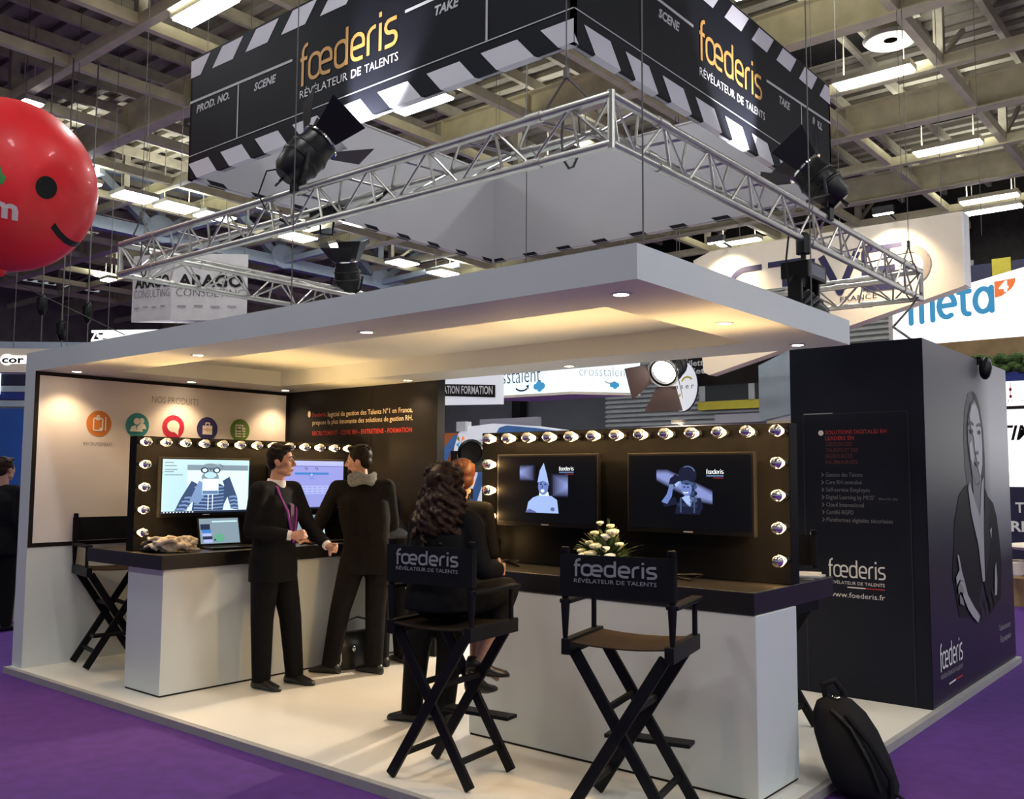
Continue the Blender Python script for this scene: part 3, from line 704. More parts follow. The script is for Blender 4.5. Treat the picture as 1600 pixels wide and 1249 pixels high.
def pic_form(b, pl):
    rect(b, pl, 0, 0, 1, 1, 'scr_lav', 1); rect(b, pl, 0, 0, 1, .03, 'scr_ink', 2); rect(b, pl, .02, .88, .98, .885, 'scr_ink', 2); rect(b, pl, 0, .90, 1, 1, 'scr_lav2', 2)
    rect(b, pl, .30, .71, .78, .755, 'scr_bar', 2); disc(b, pl, .53, .70, .03, .045, 'scr_bar', 3); disc(b, pl, .53, .70, .02, .032, 'scr_lav2', 4)
    rect(b, pl, .32, .30, .78, .48, 'scr_lav2', 2)
    for r in range(3):
        for q in range(6): rect(b, pl, .34+.073*q, .32+.055*r, .39+.073*q, .345+.055*r, 'scr_lav', 3)
    for q in (.45, .60): stroke(b, pl, arc(q, .83, .02, .025, -90, 180, 6), .008, 'scr_ink', 3)
    rect(b, pl, .50, .62, .58, .63, 'scr_bar', 3); rect(b, pl, .33, .31, .40, .325, 'scr_ink', 4)
for i in range(8): mat('scr_soft%d' % i, (.012+.045*i, .013+.055*i, .03+.115*i), emit=.9, spec=.05, rough=.35)
def soft(b, pl, x0, y0, x1, y1, cx, cy):
    for i in range(8):
        f = 1-i/8; rect(b, pl, cx+(x0-cx)*f, cy+(y0-cy)*f, cx+(x1-cx)*f, cy+(y1-cy)*f, 'scr_soft%d' % i, 2+.15*i)
def glow(b, pl, cx, cy, rx, ry, m1, m2):
    disc(b, pl, cx, cy, rx, ry, m2, 2); disc(b, pl, cx, cy, rx*.72, ry*.72, m1, 3); disc(b, pl, cx, cy, rx*.42, ry*.42, 'scr_mid', 4)
def mini_logo(b, pl, x, y, wd, h):
    logo(b, pl, x, y, wd, h, 'scr_white', .18, 8); rect(b, pl, x, y-.035, x+wd, y-.02, 'scr_mid', 8); rect(b, pl, x+.4*wd, y-.06, x+wd, y-.05, 'scr_red', 8)
def pic_chef(b, pl):
    rect(b, pl, 0, 0, 1, 1, 'scr_dark', 1); soft(b, pl, .235, .62, .40, .875, .235, .76); soft(b, pl, .56, .38, .735, .74, .735, .55)
    poly(b, pl, [(.31, .14), (.33, .30), (.38, .37), (.43, .40), (.57, .40), (.63, .34), (.645, .14)], 'scr_chef', 5)
    poly(b, pl, [(.445, .40), (.45, .46), (.54, .46), (.55, .40)], 'scr_pale', 6); disc(b, pl, .49, .54, .053, .125, 'scr_skin', 7)
    poly(b, pl, [(.432, .60), (.455, .78), (.497, .90), (.53, .72), (.553, .55), (.535, .60), (.49, .63)], 'scr_chef', 8)
    for x in (.47, .515): disc(b, pl, x, .575, .012, .012, 'scr_ink', 9)
    disc(b, pl, .487, .475, .02, .025, 'scr_pale', 9); stroke(b, pl, [(.487, .56), (.482, .515)], .008, 'scr_ink', 9); stroke(b, pl, [(.462, .60), (.48, .605)], .012, 'scr_ink', 9)
    poly(b, pl, [(.31, .16), (.35, .20), (.42, .155), (.42, .14), (.31, .14)], 'scr_glow', 9); disc(b, pl, .59, .20, .022, .03, 'scr_glow', 9)
    mini_logo(b, pl, .655, .785, .145, .04)
def pic_welder(b, pl):
    rect(b, pl, 0, 0, 1, 1, 'scr_dark', 1)
    for i in range(7):
        f = 1-i/7; poly(b, pl, [(.24, .735+.075*f), (.33, .735+.075*f), (.52, .62+.05*f), (.70, .44+.09*f), (.70, .40-.07*f), (.58, .46-.10*f), (.40, .60-.10*f), (.24, .72-.08*f)], 'scr_soft%d' % i, 2+.15*i)
    poly(b, pl, [(.40, .20), (.41, .30), (.45, .43), (.50, .42), (.52, .32), (.56, .42), (.61, .42), (.63, .30), (.60, .20)], 'scr_jean', 6)
    poly(b, pl, [(.42, .31), (.58, .29), (.585, .33), (.42, .35)], 'scr_ink', 7)
    poly(b, pl, [(.455, .42), (.50, .46), (.56, .42), (.525, .30), (.50, .33)], 'scr_chef', 7)
    for x in (.45, .56): stroke(b, pl, [(x, .22), (x, .42)], .012, 'scr_blue', 8)
    disc(b, pl, .497, .545, .045, .10, 'scr_skin', 8)
    for k in range(9): disc(b, pl, .55+.012*math.sin(k*2), .60-.03*k, .022, .035, 'scr_blue' if k % 2 else 'scr_jean', 7)
    disc(b, pl, .507, .73, .075, .135, 'scr_jean', 9); poly(b, pl, [(.455, .64), (.50, .66), (.565, .62), (.555, .585), (.50, .62), (.46, .60)], 'scr_blue', 10); stroke(b, pl, arc(.51, .745, .06, .10, 20, 120, 6), .008, 'scr_mid', 10)
    for x in (.482, .512): disc(b, pl, x, .565, .009, .01, 'scr_ink', 10)
    stroke(b, pl, arc(.495, .505, .02, .02, 200, 340, 4), .01, 'scr_white', 10)
    poly(b, pl, [(.285, .36), (.33, .46), (.355, .58), (.385, .57), (.375, .44), (.335, .33)], 'scr_skin', 7); poly(b, pl, [(.29, .35), (.40, .43), (.42, .33), (.31, .29)], 'scr_jean', 6)
    poly(b, pl, [(.35, .58), (.365, .68), (.41, .74), (.46, .68), (.43, .60), (.39, .56)], 'scr_jean', 11); rect(b, pl, .355, .54, .395, .60, 'scr_mid', 12)
    poly(b, pl, [(.40, .60), (.44, .645), (.45, .63), (.42, .56)], 'scr_chef', 12)
    mini_logo(b, pl, .66, .745, .135, .042)
tv('dark wall screen showing a chef in a pointed white hat', -1.732, 1.4303, 1.304, 0, pic_chef)
tv('dark wall screen showing a woman lifting a helmet', -.717, 1.4303, 1.302, 0, pic_welder)
tv('bright wall screen showing a figure in a striped sweater', -4.7745, .832, 1.295, PI/2, pic_sweater)
tv('lavender wall screen behind the two talking men', -4.7745, 1.835, 1.303, PI/2, pic_form)
# ================================================================ HANGING BANNER, TRUSS, LIGHTS
BX, BY, BW, BD, BZ0, BZ1 = -1.25, 1.005, 4.18, 4.10, 4.20, 5.30
def banner():
    t = thing('clapperboard_banner', (BX-BW/2, BY+BD/2, BZ0), 'hanging square fabric banner printed like a black and white film clapperboard', 'hanging banner')
    th = .06
    sides = [('front', (BX-BW, BY, 0), (1, 0, 0), BW, .334-.485, .485, .145, (.009, .49), .135, .305),
             ('right', (BX, BY, 0), (0, 1, 0), BD, .065, .472, .14, (.10-.461, .461), .12, .285),
             ('back', (BX, BY+BD, 0), (-1, 0, 0), BW, .3-.485, .485, .145, (.05, .49), .135, .31),
             ('left', (BX-BW, BY+BD, 0), (0, -1, 0), BD, .065, .472, .14, (.10-.461, .461), .12, .285)]
    for nm, o, u, W, t0, tp, ts, (b0, bp), bs, sw in sides:
        pl = Plane(o, u, (0, 0, 1)); n = pl.n
        b = MB()                                        # printed outer cloth
        pts = [pl(0, BZ0, 0), pl(W, BZ0, 0), pl(W, BZ1, 0), pl(0, BZ1, 0)]
        b.prism(pts, -n*th*.5); face = b.build('printed_cloth', 'banner_black', t)
        b = MB(); q = [p - n*th*.5 for p in pts]
        e = .03; q = [q[0]+Vector(u)*e, q[1]-Vector(u)*e, q[2]-Vector(u)*e, q[3]+Vector(u)*e]
        b.prism(q, -n*th*.5); b.build('white_lining', 'lining_white', t)
        b = MB(); x = b0-bp
        while x < W:                                    # black cloth turned up inside the hem
            P = clip([(x+sw+bs, BZ0-.002), (x+bp+bs, BZ0-.002), (x+bp+bs+.05, BZ0+.035), (x+sw+bs+.05, BZ0+.035)], .08, W-.08)
            if len(P) > 2: b.poly([pl(a_, z_) - n*(th+.004) for a_, z_ in P])
            x += bp
        b.build('hem_turn', 'banner_black', t)
        b = MB()
        x = t0
        while x < W:                                    # upper slanted bars
            P = [(x, 5.125), (x+sw, 5.12), (x+sw+ts, 5.28), (x+ts, 5.28)]
            P = clip(P, 0, W)
            if len(P) > 2: b.poly([pl(a, z) for a, z in P])
            x += tp
        x = b0
        while x < W:                                    # lower bars, wrapping under the hem
            P = clip([(x, 4.345), (x+bs, BZ0-.003), (x+bs+sw, BZ0-.003), (x+sw, 4.345)], 0, W)
            if len(P) > 2: b.poly([pl(a, z) for a, z in P])
            x0, x1 = max(x+bs, .04), min(x+bs+sw, W-.04)
            if x1 > x0: b.poly([pl(x0, BZ0-.003), pl(x0+.02, BZ0-.003, -20), pl(x1+.02, BZ0-.003, -20), pl(x1, BZ0-.003)])
            x += bp
        b.build('clapper_bars', 'banner_white', t)
        b = MB(); stroke(b, pl, [(0, 4.41), (W, 4.41)], .008, k=1)
        b.build('hem_line', 'line_grey', t)
        if nm in ('back', 'left'): continue
        b = MB()
        d = 0 if nm == 'front' else -.02
        stroke(b, pl, [(0, 4.90), (1.46, 4.872)] if nm == 'front' else [(0, 4.86), (1.46, 4.86)], .022); stroke(b, pl, [(2.73+d, 4.855), (W, 4.86)] if nm == 'front' else [(2.69, 4.875), (W, 4.94)], .022)
        for x, z in ((.735 if nm == 'front' else .755, 4.87), (3.49 if nm == 'front' else 3.405, 4.86 if nm == 'front' else 4.90)): stroke(b, pl, [(x, z), (x, 4.415)], .018)
        s = .22
        if nm == 'front': T = [('PROD. NO.', .107, 4.785, .50), ('SCENE', .955, 4.755, .285), ('TAKE', 3.007, 4.733, .225), ('ROLL', 3.74, 4.733, .22)]
        else: T = [('PROD. NO.', .12, 4.76, .48), ('SCENE', .974, 4.742, .275), ('TAKE', 2.93, 4.768, .22), ('ROLL', 3.66, 4.808, .225)]
        for q, a, z, wd in T: txt(b, pl, q, a, z, wd, .062, bold=.035, shear=s)
        b.build('slate_text', 'line_grey', t)
        b = MB(); lx = (1.565, 4.648, 1.085, .205) if nm == 'front' else (1.55, 4.672, 1.04, .195)
        logo(b, pl, *lx, bold=.14); b.build('logo', 'gold_print', t)
        b = MB(); txt(b, pl, 'R\u00c9V\u00c9LATEUR', lx[0], 4.53, .56, .062, bold=-.005); txt(b, pl, 'DE', lx[0]+.60, 4.528, .11, .062, bold=.015); txt(b, pl, 'TALENTS', lx[0]+.75, 4.525, .35, .062, bold=-.005); b.build('tagline', 'text_white', t)
    b = MB()                                             # tube frame inside the cloth
    for z in (BZ1-.02,):
        for (x0, y0, x1, y1) in ((BX-BW+.05, BY+.05, BX-.05, BY+.05), (BX-.05, BY+.05, BX-.05, BY+BD-.05), (BX-BW+.05, BY+BD-.05, BX-.05, BY+BD-.05), (BX-BW+.05, BY+.05, BX-BW+.05, BY+BD-.05)):
            b.tube([(x0, y0, z), (x1, y1, z)], .015, 8)
    b.build('tube_frame', 'aluminium', t)
    for i, (x, y) in enumerate(((BX-BW+.15, BY+.06), (BX-.15, BY+.06), (BX-BW+.15, BY+BD-.06), (BX-.15, BY+BD-.06))):
        b = MB(); b.tube([(x, y, BZ1-.01), (x, y, 8.0)], .0025, 5)
        tag(b.build('suspension_cable', 'steel_wire'), 'steel cable holding the %s corner of the clapperboard banner' % ('left front', 'near front', 'left rear', 'right rear')[i], 'cable', 'steel suspension cables')
def clip(P, lo, hi):
    for s, v in ((1, lo), (-1, hi)):
        Q = []
        for i in range(len(P)):
            a, c = P[i], P[(i+1) % len(P)]; ia = s*(a[0]-v) >= 0; ic = s*(c[0]-v) >= 0
            if ia: Q.append(a)
            if ia != ic:
                t = (v-a[0])/(c[0]-a[0]); Q.append((v, a[1]+t*(c[1]-a[1])))
        P = Q
        if not P: break
    return P
banner()
TX0, TX1, TY0, TY1, TZ0, TZ1 = -5.63, -.667, .52, 5.75, 3.28, 3.585
def truss():
    t = thing('lighting_truss', ((TX0+TX1)/2, (TY0+TY1)/2, TZ0), 'square aluminium lattice truss hanging over the canopy', 'truss')
    C = [V(TX0, TY0, 0), V(TX1, TY0, 0), V(TX1, TY1, 0), V(TX0, TY1, 0)]
    I = [V(TX0+.19, TY0+.19, 0), V(TX1-.19, TY0+.19, 0), V(TX1-.19, TY1-.19, 0), V(TX0+.19, TY1-.19, 0)]
    zi = 3.47
    for k in range(4):
        a, c = C[k], C[(k+1) % 4]; ai, ci = I[k], I[(k+1) % 4]; d = (c-a).normalized()
        for p, q, z in ((a, c, TZ0+.025), (a, c, TZ1-.025), (ai, ci, zi)):
            b = MB(); b.tube([p+V(0, 0, z), q+V(0, 0, z)], .025, 12)
            L = (q-p).length
            for s in (.5, L/2, L-.5): b.tube([p+d*(s-.05)+V(0, 0, z), p+d*(s+.05)+V(0, 0, z)], .031, 12)
            b.build('chord', 'aluminium', t, smooth=40)
        b = MB(); L = (c-a).length; n = int(L/.25); st = L/n; Li = (ci-ai).length
        A = lambda s, z: a+d*s+V(0, 0, z)
        B = lambda s: ai+d*max(0, min(Li, s-.19))+V(0, 0, zi)
        for j in range(n):
            s0, s1 = j*st, (j+1)*st
            lo, hi = TZ0+.025, TZ1-.025
            if j % 2: b.tube([A(s0, lo), A(s1, hi)], .009, 6)
            else: b.tube([A(s0, hi), A(s0+st*.25, lo)], .009, 6); b.tube([A(s0, hi), A(s1, lo)], .009, 6)
            if j % 2: b.tube([A(s0, hi), B(s1)], .009, 6); b.tube([A(s0, lo), B(s1)], .009, 6)
            else: b.tube([B(s0), A(s1, hi)], .009, 6); b.tube([B(s0), A(s1, lo)], .009, 6)
        b.tube([A(0, TZ0), A(0, TZ1)], .02, 8)
        b.build('lacing', 'aluminium', t)
truss()
def cable(pts, r, label, m='steel_wire', group='steel suspension cables', name='suspension_cable', cat='cable'):
    b = MB(); b.tube(pts, r, 6); tag(b.build(name, m), label, cat, group)
def cables():
    for (x, y, l, z0) in ((-2.67, .075, 'canopy front edge left of the banner logo', 2.633), (-.25, .14, 'near corner of the canopy', 2.633), (-.25, 2.04, 'right rear corner of the canopy', 2.633), (-2.85, 2.55, 'rear edge of the canopy, inside the banner ring', 2.633)):
        cable([(x, y, z0), (x, y, 8.0)], .004, 'long steel cable holding the %s' % l)
    for (x, y, l) in ((-.95, TY0, 'near corner of the truss'), (-5.3, TY0, 'left front corner of the truss'), (TX1, 5.4, 'right rear corner of the truss'), (-5.4, TY1-.05, 'left rear corner of the truss')):
        b = MB(); z = TZ1+.15
        b.tube([(x, y, z), (x, y, 8)], .0035, 6); b.tube([(x, y, z), (x-.14 if abs(y-TY0) < .1 else x, y if abs(y-TY0) < .1 else y-.14, TZ1)], .007, 5); b.tube([(x, y, z), (x+.14 if abs(y-TY0) < .1 else x, y if abs(y-TY0) < .1 else y+.14, TZ1)], .007, 5)
        b.box((x-.012, y-.012, z-.01), (x+.012, y+.012, z+.05)); b.tube([(x+.06*math.cos(a*.5), y+.04, TZ1-.16+.18*math.sin(a*.5)) for a in range(12)], .007, 5)
        tag(b.build('suspension_cable', 'steel_wire'), 'steel cable with a forked shackle holding the %s' % l, 'cable', 'steel suspension cables')
    cable([(-.66, 5.72, 3.35), (-.64, 5.3, 3.15), (-.42, 4.1, 2.8), (-.15, 3.65, 2.62)], .010, 'black power cable drooping from the truss corner to the storage cabin', 'black_plastic', None, 'power_cable')
    for i, (x, y) in enumerate(((-.9, 9.2), (.3, 9.9), (-1.9, 9.4), (1.1, 9.8), (-2.2, 7.9), (2.0, 11))):
        cable([(x, y, (4.66, 6.0, 5.3, 6.0, 4.4, 5)[i]), (x, y, 8.0)], .004, 'thin wire hanging from the roof at right, %s from the left' % ('third', 'fourth', 'second', 'fifth', 'first', 'sixth')[i], group='thin roof wires')
cables()
def spotlight(name, loc, aim, label, glow=False, doors='black_metal', light=True, sc=1.0):
    t = thing(name, loc, label, 'stage light', 'black stage lights with barn doors')
    d = (Vector(aim)-Vector(loc)).normalized(); q = d.to_track_quat('Z', 'Y'); Rm = q.to_matrix()
    L = Vector(loc)
    S = lambda v: L + Rm @ (Vector(v)*sc)
    b = MB(); rot = Rm*sc
    b.lathe([(.0, -.20), (.07, -.20), (.11, -.16), (.135, -.06), (.14, .0), (.14, .07), (.125, .11), (.125, .17), (.11, .17), (.108, .13), (0, .125)], L, 22, rot=rot)
    for k in range(2): b.lathe([(.138, -.05+.09*k), (.146, -.04+.09*k), (.146, -.03+.09*k), (.138, -.02+.09*k)], L, 22, rot=rot)
    b.tube([S((.06, 0, -.2)), S((.08, 0, -.26)), S((.02, 0, -.26)), S((.03, 0, -.2))], .008, 6)
    b.build('housing', 'black_metal', t, smooth=40)
    b = MB(); b.lathe([(0, .127), (.106, .131), (.106, .136), (0, .14)], L, 22, rot=rot); b.build('lens', 'lens_glow' if (glow or light) else 'glass_dark', t, smooth=40)
    b = MB(); b.lathe([(.126, .165), (.142, .165), (.142, .18), (.126, .18)], L, 22, rot=rot, ring=True); b.build('chrome_ring', 'chrome', t, smooth=40)
    for k, (op, w) in enumerate(((38, .15), (30, .10), (42, .15), (24, .10))):
        a = k*PI/2; R2 = Matrix.Rotation(a, 3, 'Z')
        o = math.radians(op); e = .23
        pts = [(-.09, .13, .18), (.09, .13, .18), (.09+w*.6, .13+e*math.sin(o), .18+e*math.cos(o)), (-.09-w*.6, .13+e*math.sin(o), .18+e*math.cos(o))]
        b = MB(); n = R2 @ V(0, math.cos(o), -math.sin(o))
        b.prism([S(R2 @ Vector(p)) for p in pts], (Rm @ n)*.004*sc); b.build('barn_door', doors, t)
    return t, d, S
def lamp_spot(t, d, energy, size, col=(1, .96, 1), blend=.35, off=.22, name='lamp'):
    ld = bpy.data.lights.new('stage_lamp', 'SPOT'); ld.energy = energy; ld.color = col; ld.spot_size = math.radians(size); ld.spot_blend = blend; ld.shadow_soft_size = .06
    lo = bpy.data.objects.new(name, ld); COL.objects.link(lo); lo.parent = t; lo.location = d*off; lo.rotation_euler = (-d).to_track_quat('Z', 'Y').to_euler()
def yoke(t, S, c):
    b = MB(); m = (S((.17, 0, 0))+S((-.17, 0, 0)))/2; c = Vector(c)
    ax = (S((1, 0, 0))-S((0, 0, 0))).normalized(); p1, p2 = m+ax*.165, m-ax*.165; dn = (c-m).normalized()
    b.tube([p1, p1+dn*.14, m+dn*.21+ax*.05, m+dn*.21-ax*.05, p2+dn*.14, p2], .012, 6); b.tube([m+dn*.20, c], .02, 8); b.box(tuple(c-V(.04, .04, .045)), tuple(c+V(.04, .04, .045)))
    b.build('yoke', 'black_metal', t)
def stage_lights():
    t, d, S = spotlight('stage_light', (-3.22, .56, 3.80), (-3.02, 1.0, 4.36), 'black barn door spotlight on the front truss lighting the left banner logo'); lamp_spot(t, d, SPOT_W, 62); yoke(t, S, (-3.22, TY0, TZ1-.0))
    b = MB(); b.tube([(-3.30, .46, 3.72), (-3.50, .46, 3.74), (-3.62, .48, 3.6), (-3.55, .5, 3.48), (-3.38, .5, 3.44)], .006, 6); b.build('power_lead', 'black_plastic', t)
    t, d, S = spotlight('stage_light', (-.70, 3.42, 3.83), (-1.25, 3.15, 4.5), 'black barn door spotlight on the right truss lighting the right banner logo'); lamp_spot(t, d, SPOT_W, 62); yoke(t, S, (TX1, 3.42, TZ1))
    b = MB(); b.tube([(-.62, 3.5, 3.75), (-.60, 3.3, 3.70), (-.62, 3.05, 3.62), (-.66, 2.95, 3.55)], .008, 6); b.build('power_lead', 'black_plastic', t)
    t, d, S = spotlight('stage_light', (-5.60, 2.98, 3.70), (-5.43, 2.7, 4.6), 'small looking black spotlight with open doors on the far left truss', sc=.95); lamp_spot(t, d, 60, 60); yoke(t, S, (TX0, 2.98, TZ1))
    t, d, S = spotlight('stage_light', (-3.28, 5.62, 2.86), (-2.75, .9, .05), 'glowing barn door spotlight under the far truss, facing the camera', glow=True, light=False, doors='door_lit', sc=1.25); yoke(t, S, (-3.28, 5.75, TZ0-.0))
    lamp_spot(t, d, 900, 62, (1, .84, .62), .5)
    t = thing('moving_head', (TX1, 2.96, 2.75), 'black moving head light with grey power box under the right truss', 'stage light')
    b = MB(); x, y = TX1, 2.96
    b.box((x-.03, y-.03, 3.20), (x+.03, y+.03, 3.30)); b.tube([(x, y, 3.10), (x, y, 3.22)], .02, 8); b.lathe([(.05, 3.20), (.05, 3.33), (.03, 3.35), (.03, 3.2)], (x, y, 0), 12); b.build('clamp', 'black_metal', t)
    b = MB(); b.box((x-.10, y-.17, 3.0), (x+.10, y+.17, 3.12)); b.build('power_box', 'black_plastic', t, bevel=.01)
    b = MB(); b.box((x+.1002, y-.11, 3.02), (x+.102, y+.13, 3.10)); b.build('display', 'text_dim', t)
    b = MB()
    for s in (-1, 1): b.box((x-.05, y+s*.155-.02, 2.72), (x+.05, y+s*.155+.02, 3.02))
    b.build('yoke_arm', 'black_plastic', t, bevel=.01)
    b = MB(); rot = Matrix.Rotation(-.8, 3, 'Y') @ Matrix.Rotation(.25, 3, 'X'); b.lathe([(0, -.17), (.07, -.17), (.11, -.12), (.125, 0), (.125, .1), (.115, .12), (0, .12)], (x, y, 2.80), 20, rot=rot)
    for k in range(4): b.lathe([(.126, -.06+.04*k), (.133, -.05+.04*k), (.126, -.04+.04*k)], (x, y, 2.80), 20, rot=rot)
    b.build('head', 'black_metal', t, smooth=40)
    b = MB(); b.tube([(x-.02, y-.2, 3.3), (x, y-.3, 3.1), (x, y-.27, 2.95), (x, y-.17, 3.02)], .007, 6); b.build('power_lead', 'black_plastic', t)
    # clamp and wiring bundle inside the front truss
    t = thing('junction_box', (-3.1, .70, 3.36), 'black junction box and cable bundle inside the front truss', 'junction box')
    b = MB(); b.box((-3.25, .64, 3.38), (-3.0, .76, 3.45)); b.build('box', 'black_plastic', t, bevel=.008)
    b = MB(); b.tube([(-3.0, .7, 3.42), (-2.8, .66, 3.36), (-2.6, .69, 3.42), (-2.5, .68, 3.455)], .012, 6); b.tube([(-3.25, .7, 3.42), (-3.4, .66, 3.36), (-3.55, .62, 3.44)], .012, 6); b.tube([(-3.2, .7, 3.38), (-3.22, .72, 3.30), (-3.12, .74, 3.28), (-3.08, .72, 3.36)], .008, 6); b.build('leads', 'black_plastic', t)
stage_lights()

# ================================================================ DIRECTOR CHAIRS
def chair_build():
    t = thing('director_chair', (0, 0, 0), 'x', 'chair', 'tall folding director chairs')
    W = 'black_wood'
    for s in (-1, 1):
        b = MB(); b.box((s*.25-.022, -.225, .738), (s*.25+.022, .225, .812)); b.build('seat_rail', W, t, local=True, bevel=.004)
        b = MB(); b.lathe([(.008, .78), (.013, .83), (.021, .965), (.021, .992), (.016, .997), (.0165, 1.20), (.020, 1.205), (.020, 1.236), (.010, 1.240)], (s*.26, -.20, 0), 12); b.build('back_post', W, t, local=True, smooth=40)
        b = MB(); b.tube([(s*.26, .17, .81), (s*.26, .17, .975)], .013, 10); b.build('arm_post', W, t, local=True, smooth=40)
        b = MB(); b.box((s*.26-.03, -.205, .972), (s*.26+.03, .225, .994)); b.build('armrest', W, t, local=True, bevel=.006)
    for y, k in ((-.19, 1), (.19, -1)):
        for s in (-1, 1):
            yy = y + (.0125 if s > 0 else -.0125)
            b = MB(); b.bar((-s*.225, yy, .755), (s*.245, yy, .012), .024, .056, up=(1, 0, .7)); b.build('leg', W, t, local=True, bevel=.005)
    for s in (-1, 1):
        for z in (.13, .50):
            u = (.755-z)/.743; x = s*(-.225+.47*u)
            b = MB(); b.bar((x, -.19, z), (x, .19, z), .02, .028); b.build('stretcher', W, t, local=True)
    b = MB(); b.box((-.22, .20, .262), (.22, .30, .282)); b.build('footrest', W, t, local=True, bevel=.004)
    # sling seat and back
    b = MB(); n = 12; top = []; bot = []
    for i in range(n+1):
        x = -.25+.50*i/n; z = .802-.016*(1-(x/.25)**2)
        top += [(x, -.215, z), (x, .215, z)]; bot += [(x, -.215, z-.006), (x, .215, z-.006)]
    f = []
    for i in range(n): f += [(2*i, 2*i+2, 2*i+3, 2*i+1)]
    N = len(top)
    f2 = [tuple(N+q for q in x[::-1]) for x in f]
    sd = [(2*i, N+2*i, N+2*i+2, 2*i+2) for i in range(n)]+[(2*i+1, 2*i+3, N+2*i+3, N+2*i+1) for i in range(n)]+[(0, 1, N+1, N), (2*n, N+2*n, N+2*n+1, 2*n+1)]
    b.add(top+bot, f+f2+sd); b.build('seat', 'brown_canvas', t, local=True, smooth=40)
    b = MB(); P = lambda i, z, o: (-.278+.556*i/n, -.222-.012*(1-((i-n/2)/(n/2))**2)+o, z)
    fr = [P(i, z, 0) for i in range(n+1) for z in (1.01, 1.205)]; bk = [P(i, z, .008) for i in range(n+1) for z in (1.01, 1.205)]
    b.add(fr+bk, f+f2+sd)
    for s in (-1, 1): b.lathe([(.024, 1.01), (.024, 1.205)], (s*.26, -.20, 0), 12)
    back = b.build('backrest', 'black_fabric', t, local=True, smooth=40)
    pl = Plane((0, -.2365, 0), (1, 0, 0), (0, 0, 1), .002)
    b = MB(); logo(b, pl, -.20, 1.112, .40, .050, bold=.15, m='text_grey'); txt(b, pl, 'R\u00c9V\u00c9LATEUR DE TALENTS', -.20, 1.078, .40, .018, 'text_grey', bold=.005)
    b.build('back_print', 'text_grey', back, local=True)
    return t
def chairs():
    t = chair_build(); a = .232
    t.location = (-.56, .52, .052); t.rotation_euler = (0, 0, a); t['label'] = 'empty black director chair with brown seat in front of the flower counter'
    dup(t, (-1.578, .357, .052), .123, 'black director chair occupied by the woman with long curly hair')
    c = dup(t, (-5.77, .645, .052), math.radians(-101), 'black director chair against the white icon wall behind the laptop counter')
    c2 = dup(t, (-.72, 2.33, .052), math.radians(180), 'black director chair mostly hidden between the flower counter and the storage cabin')
    for r in (c, c2):                                    # the photo shows no lettering on these two
        for ch in list(r.children):
            for g in list(ch.children):
                if g.name.startswith('back_print') and r is c: bpy.data.objects.remove(g)
chairs()

